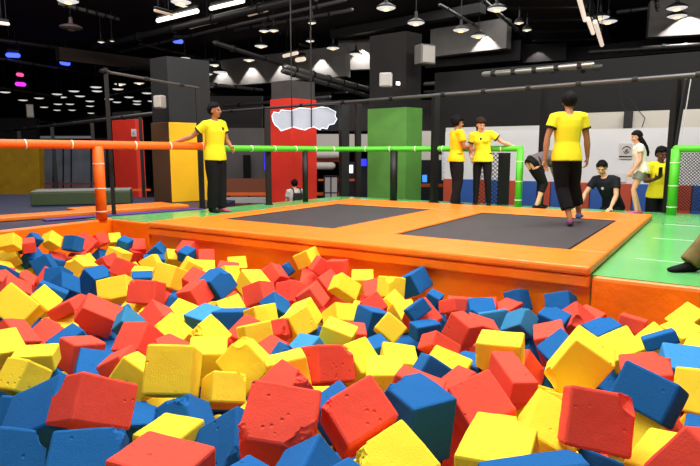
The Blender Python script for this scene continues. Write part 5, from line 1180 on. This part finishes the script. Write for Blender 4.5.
((-0.68,2.024,-0.132),(0.007,0.187,0.982,0.017),(0.188,0.188,0.158),'Y',[],'yellow foam cube, second yellow from left in the row nearest the camera'),
((-0.696,2.237,-0.179),(-0.437,-0.363,0.808,0.157),(0.208,0.208,0.208),'B',[(1, 1, 0)],'blue foam cube, sixth blue from left in the row nearest the camera'),
((-0.554,1.567,0.021),(-0.013,0.184,0.983,0.016),(0.252,0.188,0.151),'R',[],'red foam cube with flat top cut by the bottom edge before a blue slab'),
((-0.429,1.97,-0.144),(0.334,0.041,0.897,0.288),(0.238,0.238,0.203),'B',[(0, 0, 0)],'blue foam cube with tall pointed face just left of the bitten large red cube'),
((-0.269,1.407,0.036),(-0.14,0.212,0.966,-0.039),(0.179,0.179,0.151),'B',[],'blue foam cube, eighth blue from left in the row nearest the camera'),
((-0.923,1.944,0.073),(0.267,0.144,0.848,0.434),(0.17,0.167,0.233),'R',[(1, 1, 0)],'large red foam cube with pitted slanting front left of the flat fronted yellow cube'),
((-0.802,1.634,0.049),(-0.022,-0.065,0.937,0.342),(0.209,0.133,0.1),'B',[(0, 1, 0)],'wide blue foam cube below the pitted large red cube, cut by the bottom edge'),
((-1.092,1.657,0.006),(-0.468,-0.301,0.751,0.355),(0.202,0.19,0.172),'B',[(0, 1, 0)],'torn blue foam cube in the bottom left corner of the pit'),
((-1.352,2.326,-0.214),(0.13,0.727,0.241,0.629),(0.22,0.312,0.265),'B',[],'blue foam cube, second blue from left in the row nearest the camera'),
((-1.127,2.047,-0.046),(0.257,0.043,0.916,0.307),(0.279,0.215,0.233),'B',[],'blue foam cube, third blue from left in the row nearest the camera'),
((-1.465,2.44,-0.038),(0.082,0.149,0.892,0.418),(0.13,0.144,0.16),'Y',[],'yellow foam cube, first yellow from left in the second row from the camera'),
((-3.797,6.311,-0.405),(-0.102,-0.388,-0.259,0.878),(0.217,0.217,0.217),'Y',[],'buried yellow foam cube, second yellow from left in the third row from the wall'),
((-3.601,6.451,-0.441),(0.52,-0.234,-0.677,0.464),(0.225,0.225,0.225),'Y',[(0, 1, 1)],'buried yellow foam cube, third yellow from left in the third row from the wall'),
((-2.754,7.045,-0.582),(-0.007,-0.391,0.881,0.266),(0.23,0.23,0.23),'Y',[(1, 0, 0)],'buried yellow foam cube, fifth yellow from left in the third row from the wall'),
((-0.644,5.868,-0.469),(0.655,0.65,0.346,0.172),(0.23,0.23,0.23),'R',[],'buried red foam cube, sixth red from left in the row beyond mid pit'),
((-1.713,4.966,-0.386),(-0.023,0.253,0.863,0.437),(0.23,0.23,0.23),'R',[],'buried red foam cube, fourth red from left in the upper mid pit row'),
((-1.57,4.937,-0.418),(0.378,0.089,0.87,-0.303),(0.23,0.23,0.23),'B',[(0, 0, 0)],'buried blue foam cube, first blue from left in the upper mid pit row'),
((-1.019,4.817,-0.417),(-0.016,0.338,0.448,0.828),(0.23,0.23,0.23),'R',[(0, 1, 1)],'buried red foam cube, sixth red from left in the upper mid pit row'),
((-0.166,5.221,-0.517),(-0.295,-0.51,0.089,0.803),(0.23,0.23,0.23),'R',[],'buried red foam cube, seventh red from left in the upper mid pit row'),
((-2.16,4.568,-0.368),(-0.16,0.725,-0.299,0.599),(0.23,0.23,0.23),'R',[],'buried red foam cube, second red from left in the upper mid pit row'),
((-1.882,4.872,-0.462),(0.234,0.197,0.382,0.872),(0.23,0.23,0.23),'Y',[(0, 1, 0)],'buried yellow foam cube, third yellow from left in the upper mid pit row'),
((0.217,5.283,-0.517),(0.058,0.206,0.908,0.359),(0.23,0.23,0.23),'R',[],'buried red foam cube, eighth red from left in the upper mid pit row'),
((-2.591,4.618,-0.508),(0.801,-0.505,-0.059,-0.317),(0.23,0.23,0.23),'B',[],'buried blue foam cube, first blue from left in the lower mid pit row'),
((-2.157,4.145,-0.383),(0.738,-0.158,-0.545,-0.365),(0.23,0.23,0.23),'Y',[],'buried yellow foam cube, first yellow from left in the lower mid pit row'),
((-1.769,4.231,-0.356),(0.598,0.321,0.379,0.629),(0.23,0.23,0.23),'B',[],'buried blue foam cube, third blue from left in the lower mid pit row'),
((-1.532,4.271,-0.359),(0.173,0.704,0.623,-0.295),(0.23,0.23,0.23),'Y',[(0, 0, 0)],'buried yellow foam cube, second yellow from left in the lower mid pit row'),
((0.104,4.346,-0.365),(0.54,0.196,0.288,-0.766),(0.23,0.23,0.23),'Y',[],'buried yellow foam cube, eighth yellow from left in the lower mid pit row'),
((0.674,4.538,-0.436),(0.586,0.18,-0.307,-0.728),(0.23,0.23,0.23),'B',[(1, 1, 1)],'buried blue foam cube, seventh blue from left in the lower mid pit row'),
((-1.753,3.984,-0.432),(0.733,-0.585,-0.312,-0.151),(0.23,0.23,0.23),'B',[(1, 1, 0)],'buried blue foam cube, second blue from left in the third row from the camera'),
((-0.241,4.071,-0.463),(0.564,0.13,0.482,-0.658),(0.23,0.23,0.23),'B',[],'buried blue foam cube, fourth blue from left in the third row from the camera'),
((-1.837,3.859,-0.455),(0.307,0.462,-0.05,0.831),(0.23,0.23,0.23),'R',[(0, 1, 0)],'buried red foam cube, second red from left in the third row from the camera'),
((-1.687,3.82,-0.472),(0.272,-0.532,0.235,0.767),(0.23,0.23,0.23),'B',[],'buried blue foam cube, first blue from left in the third row from the camera'),
((-0.812,3.732,-0.451),(-0.023,0.278,-0.286,0.916),(0.23,0.23,0.23),'R',[(0, 1, 1)],'buried red foam cube, fifth red from left in the third row from the camera'),
((0.41,4.09,-0.527),(-0.123,0.988,0.081,0.055),(0.23,0.23,0.23),'B',[],'buried blue foam cube, sixth blue from left in the third row from the camera'),
((0.785,3.585,-0.399),(0.627,0.118,-0.677,0.368),(0.23,0.23,0.23),'R',[],'buried red foam cube, ninth red from left in the third row from the camera'),
((1.217,3.716,-0.384),(-0.127,0.873,-0.295,0.368),(0.23,0.23,0.23),'B',[],'buried blue foam cube, eighth blue from left in the third row from the camera'),
((0.681,3.048,-0.285),(0.027,0.916,0.401,-0.001),(0.23,0.23,0.23),'B',[],'buried blue foam cube, seventh blue from left in the second row from the camera'),
((-0.696,2.975,-0.306),(0.574,-0.107,0.189,-0.789),(0.23,0.23,0.23),'B',[(1, 1, 0)],'buried blue foam cube, fourth blue from left in the second row from the camera'),
((-0.155,2.921,-0.319),(0.238,0.735,0.58,-0.261),(0.23,0.23,0.23),'R',[],'buried red foam cube, third red from left in the second row from the camera'),
((0.8,2.889,-0.268),(0.764,-0.278,-0.181,0.554),(0.23,0.23,0.23),'R',[],'buried red foam cube, eighth red from left in the second row from the camera'),
((1.132,3.131,-0.392),(0.78,-0.158,0.201,0.571),(0.23,0.23,0.23),'B',[],'buried blue foam cube, eighth blue from left in the second row from the camera'),
((-1.553,2.866,-0.347),(0.329,0.152,-0.386,0.848),(0.23,0.23,0.23),'B',[(0, 0, 1)],'buried blue foam cube, second blue from left in the second row from the camera'),
((0.988,2.984,-0.418),(-0.137,0.05,0.969,-0.202),(0.23,0.23,0.23),'Y',[],'buried yellow foam cube, fifth yellow from left in the second row from the camera'),
((1.468,3.15,-0.419),(0.817,-0.385,-0.303,0.305),(0.23,0.23,0.23),'B',[],'buried blue foam cube, ninth blue from left in the second row from the camera'),
((-1.667,2.476,-0.217),(0.149,-0.114,-0.208,0.96),(0.23,0.23,0.23),'B',[(0, 0, 1)],'buried blue foam cube, first blue from left in the second row from the camera'),
((-0.926,2.607,-0.338),(-0.116,0.449,0.52,0.717),(0.23,0.23,0.23),'Y',[(0, 1, 0)],'buried yellow foam cube, first yellow from left in the row nearest the camera'),
((-0.194,2.375,-0.216),(0.381,0.566,0.632,-0.366),(0.23,0.23,0.23),'Y',[],'buried yellow foam cube, third yellow from left in the row nearest the camera'),
((1.094,2.721,-0.381),(-0.439,-0.399,-0.271,0.758),(0.23,0.23,0.23),'Y',[(1, 1, 1)],'buried yellow foam cube, seventh yellow from left in the row nearest the camera'),
((1.379,2.403,-0.241),(0.77,0.058,0.428,-0.469),(0.23,0.23,0.23),'R',[],'buried red foam cube, fourth red from left in the row nearest the camera'),
((1.154,2.155,-0.196),(0.883,0.301,-0.335,0.133),(0.23,0.23,0.23),'Y',[(0, 0, 1)],'buried yellow foam cube, eighth yellow from left in the row nearest the camera'),
((1.557,2.323,-0.243),(-0.19,-0.399,0.888,0.127),(0.23,0.23,0.23),'Y',[],'buried yellow foam cube, tenth yellow from left in the row nearest the camera'),
((0.559,2.233,-0.31),(0.588,-0.719,-0.081,0.361),(0.23,0.23,0.23),'R',[],'buried red foam cube, third red from left in the row nearest the camera'),
((0.929,1.892,-0.246),(0.079,0.867,0.411,-0.271),(0.23,0.23,0.23),'B',[],'buried blue foam cube, twelfth blue from left in the row nearest the camera')]
def foam_cube(i, c, q, d, col, torn, label):
    rnd = random.Random(i * 7 + 1); bm = bmesh.new()
    hx = [x / 2 for x in d]; dist = Vector(c).length
    n = (16 if torn else 8) if dist < 4 else (10 if torn else 4)
    r = .010
    seed = Vector((rnd.uniform(-9, 9), rnd.uniform(-9, 9), rnd.uniform(-9, 9)))
    def axis(h): return [-h, -h + r] + [-h + r + (2 * h - 2 * r) * k / n for k in range(1, n)] + [h - r, h]
    A3 = [axis(h) for h in hx]
    key = {}
    def vert(p):
        k = tuple(round(x, 5) for x in p)
        if k in key: return key[k]
        v = Vector(p)
        inn = Vector([max(-h + r, min(h - r, x)) for x, h in zip(p, hx)])
        dl = v - inn
        if dl.length > r: v = inn + dl.normalized() * r
        nz = noise.noise(v * 7 + seed) * .004 + noise.noise(v * 30 + seed) * .0008
        v = v + (v.normalized() * nz)
        for kind, cr, par in tl:
            if kind == 'cut':
                nn, off = par
                ov = (v - cr).dot(nn) + off
                if ov > 0: v = v - nn * ov * .98 + nn * (noise.noise(v * 26 + seed) * .016 + noise.noise(v * 60 + seed) * .008)
            else:
                dv = v - cr; R = par * (1 + .18 * noise.noise(v * 22 + seed))
                if dv.length < R:
                    dd = dv.normalized() if dv.length > 1e-4 else (-cr).normalized()
                    v = cr + dd * R
        key[k] = bm.verts.new(v); return key[k]
    tl = []
    for t in torn:
        cr = Vector([(1 if x else -1) * h for x, h in zip(t, hx)])
        if rnd.random() < .6:
            nn = Vector([math.copysign(rnd.uniform(.35, 1), x) for x in cr]).normalized()
            tl.append(('cut', cr, (nn, min(d) * rnd.uniform(.14, .3))))
        else: tl.append(('bite', cr, min(d) * rnd.uniform(.3, .42)))
    for ax in range(3):
        o1, o2 = (ax + 1) % 3, (ax + 2) % 3
        for sg in (-1, 1):
            G = []
            for x in A3[o1]:
                row = []
                for y in A3[o2]:
                    p = [0, 0, 0]; p[ax] = sg * hx[ax]; p[o1] = x; p[o2] = y; row.append(vert(p))
                G.append(row)
            for a in range(len(G) - 1):
                for b in range(len(G[0]) - 1):
                    f = (G[a][b], G[a + 1][b], G[a + 1][b + 1], G[a][b + 1])
                    try: bm.faces.new(f if sg > 0 else f[::-1])
                    except ValueError: pass
    bmesh.ops.recalc_face_normals(bm, faces=bm.faces)
    me = bpy.data.meshes.new('foam_cube'); bm.to_mesh(me); bm.free(); me.materials.append(FM[col])
    o = bpy.data.objects.new('foam_cube', me); C.objects.link(o)
    o.rotation_mode = 'QUATERNION'; o.location = c; o.rotation_quaternion = q
    setp(o, label, 'foam cube', 'foam cubes in the pit')
for i, f in enumerate(FOAM): foam_cube(i, *f)
# the deeper layer of the pit and the cubes beyond the frame, past counting
DD = [1.0, 1.3, 1.7, 2.2, 3, 4, 5, 6, 7, 8.5]; ZZ = [.13, .11, .08, .0, -.10, -.17, -.22, -.28, -.33, -.38]
def level(d):
    if d <= DD[0]: return ZZ[0]
    for a in range(len(DD) - 1):
        if d <= DD[a + 1]: return ZZ[a] + (ZZ[a + 1] - ZZ[a]) * (d - DD[a]) / (DD[a + 1] - DD[a])
    return ZZ[-1]
rnd = random.Random(5); hb = bmesh.new()
def in_frame(P, m):
    d = P.y * math.cos(TH) - (P.z - H) * math.sin(TH)
    if d < .2: return False
    u = 350 + F * P.x / d; v = 233 - F * (P.y * math.sin(TH) + (P.z - H) * math.cos(TH)) / d
    return -m < u < 700 + m and v < 466 + m
for ip in range(-24, 12):
    for iq in range(-31, 0):
        p = ip * .27 + rnd.uniform(-.05, .05); q = iq * .27 + rnd.uniform(-.05, .05)
        if p < -6.35 or q > -.22: continue
        P = L(p, q)
        if P.y < -1.6: continue
        dist = max(P.y, .5); z = level(dist)
        top = Vector((P.x, P.y, z))
        if in_frame(top, 45 + 60 / dist): z -= .52
        elif P.y < .75 and abs(P.x) < .75: z -= .5
        cc = Vector((P.x, P.y, z))
        if any((cc - Vector(f[0])).length < .17 + max(f[2]) * .62 for f in FOAM): continue
        M = Matrix.Translation(cc) @ Matrix.Rotation(rnd.uniform(0, 6.3), 4, Vector((rnd.uniform(-1, 1), rnd.uniform(-1, 1), rnd.uniform(-1, 1))).normalized()) @ Matrix.Scale(.225, 4)
        r = bmesh.ops.create_cube(hb, size=1, matrix=M); k = rnd.randrange(3)
        for f in {f for v in r['verts'] for f in v.link_faces}: f.material_index = k
setp(obj('foam_cubes', hb, [FM['R'], FM['Y'], FM['B']]), 'deeper layer of mixed foam cubes under the top of the pit', 'foam cubes', None, 'stuff')
bm = BM(); boxL(bm, -6.59, 9, -9, .015, LOW + .01, -.95); struct('floor_pit', bm, navy)
# ------------------------------------------------------------------ light
def area(loc, sx, sy, e, rot=(0, 0, 0), col=(1, .97, .93)):
    ld = bpy.data.lights.new('area_light', 'AREA'); ld.shape = 'RECTANGLE'; ld.size = sx; ld.size_y = sy; ld.energy = e; ld.color = col
    o = bpy.data.objects.new('area_light', ld); C.objects.link(o); o.location = loc; o.rotation_euler = rot
    return o
area((-.5, 3.6, 5.0), 4, 2.5, 440)
area((2.5, 6.5, 5.2), 4, 3, 380)
area((-4, 8.0, 5.2), 4, 3, 260)
area((0, -1.0, 3.5), 3, 1.5, 42, (math.radians(40), 0, 0))  # added front fill light by the camera, no ceiling fixture
area((-1.5, 9.0, 5.6), 8, 1.2, 520, (math.radians(62), 0, 0))  # added light tilted back to brighten the red pillars
area((6, 8.0, 5.6), 5, 1.2, 420, (math.radians(50), 0, 0))  # added light tilted back to brighten the white partition
area((-8, 15, 5.85), 6, 6, 300)
area((3, 17, 5.85), 6, 6, 300)
w = bpy.data.worlds.new('world'); bpy.context.scene.world = w; w.use_nodes = True
w.node_tree.nodes['Background'].inputs['Color'].default_value = (.95, .97, 1, 1); w.node_tree.nodes['Background'].inputs['Strength'].default_value = .22
bpy.context.scene.view_settings.exposure = 0.0

sc = bpy.context.scene
sc.view_settings.view_transform = 'Standard'; sc.view_settings.look = 'None'; sc.view_settings.gamma = 1
sc.view_settings.use_curve_mapping = False
sc.cycles.max_bounces = 6; sc.cycles.use_denoising = True
sc.cycles.sample_clamp_indirect = 4
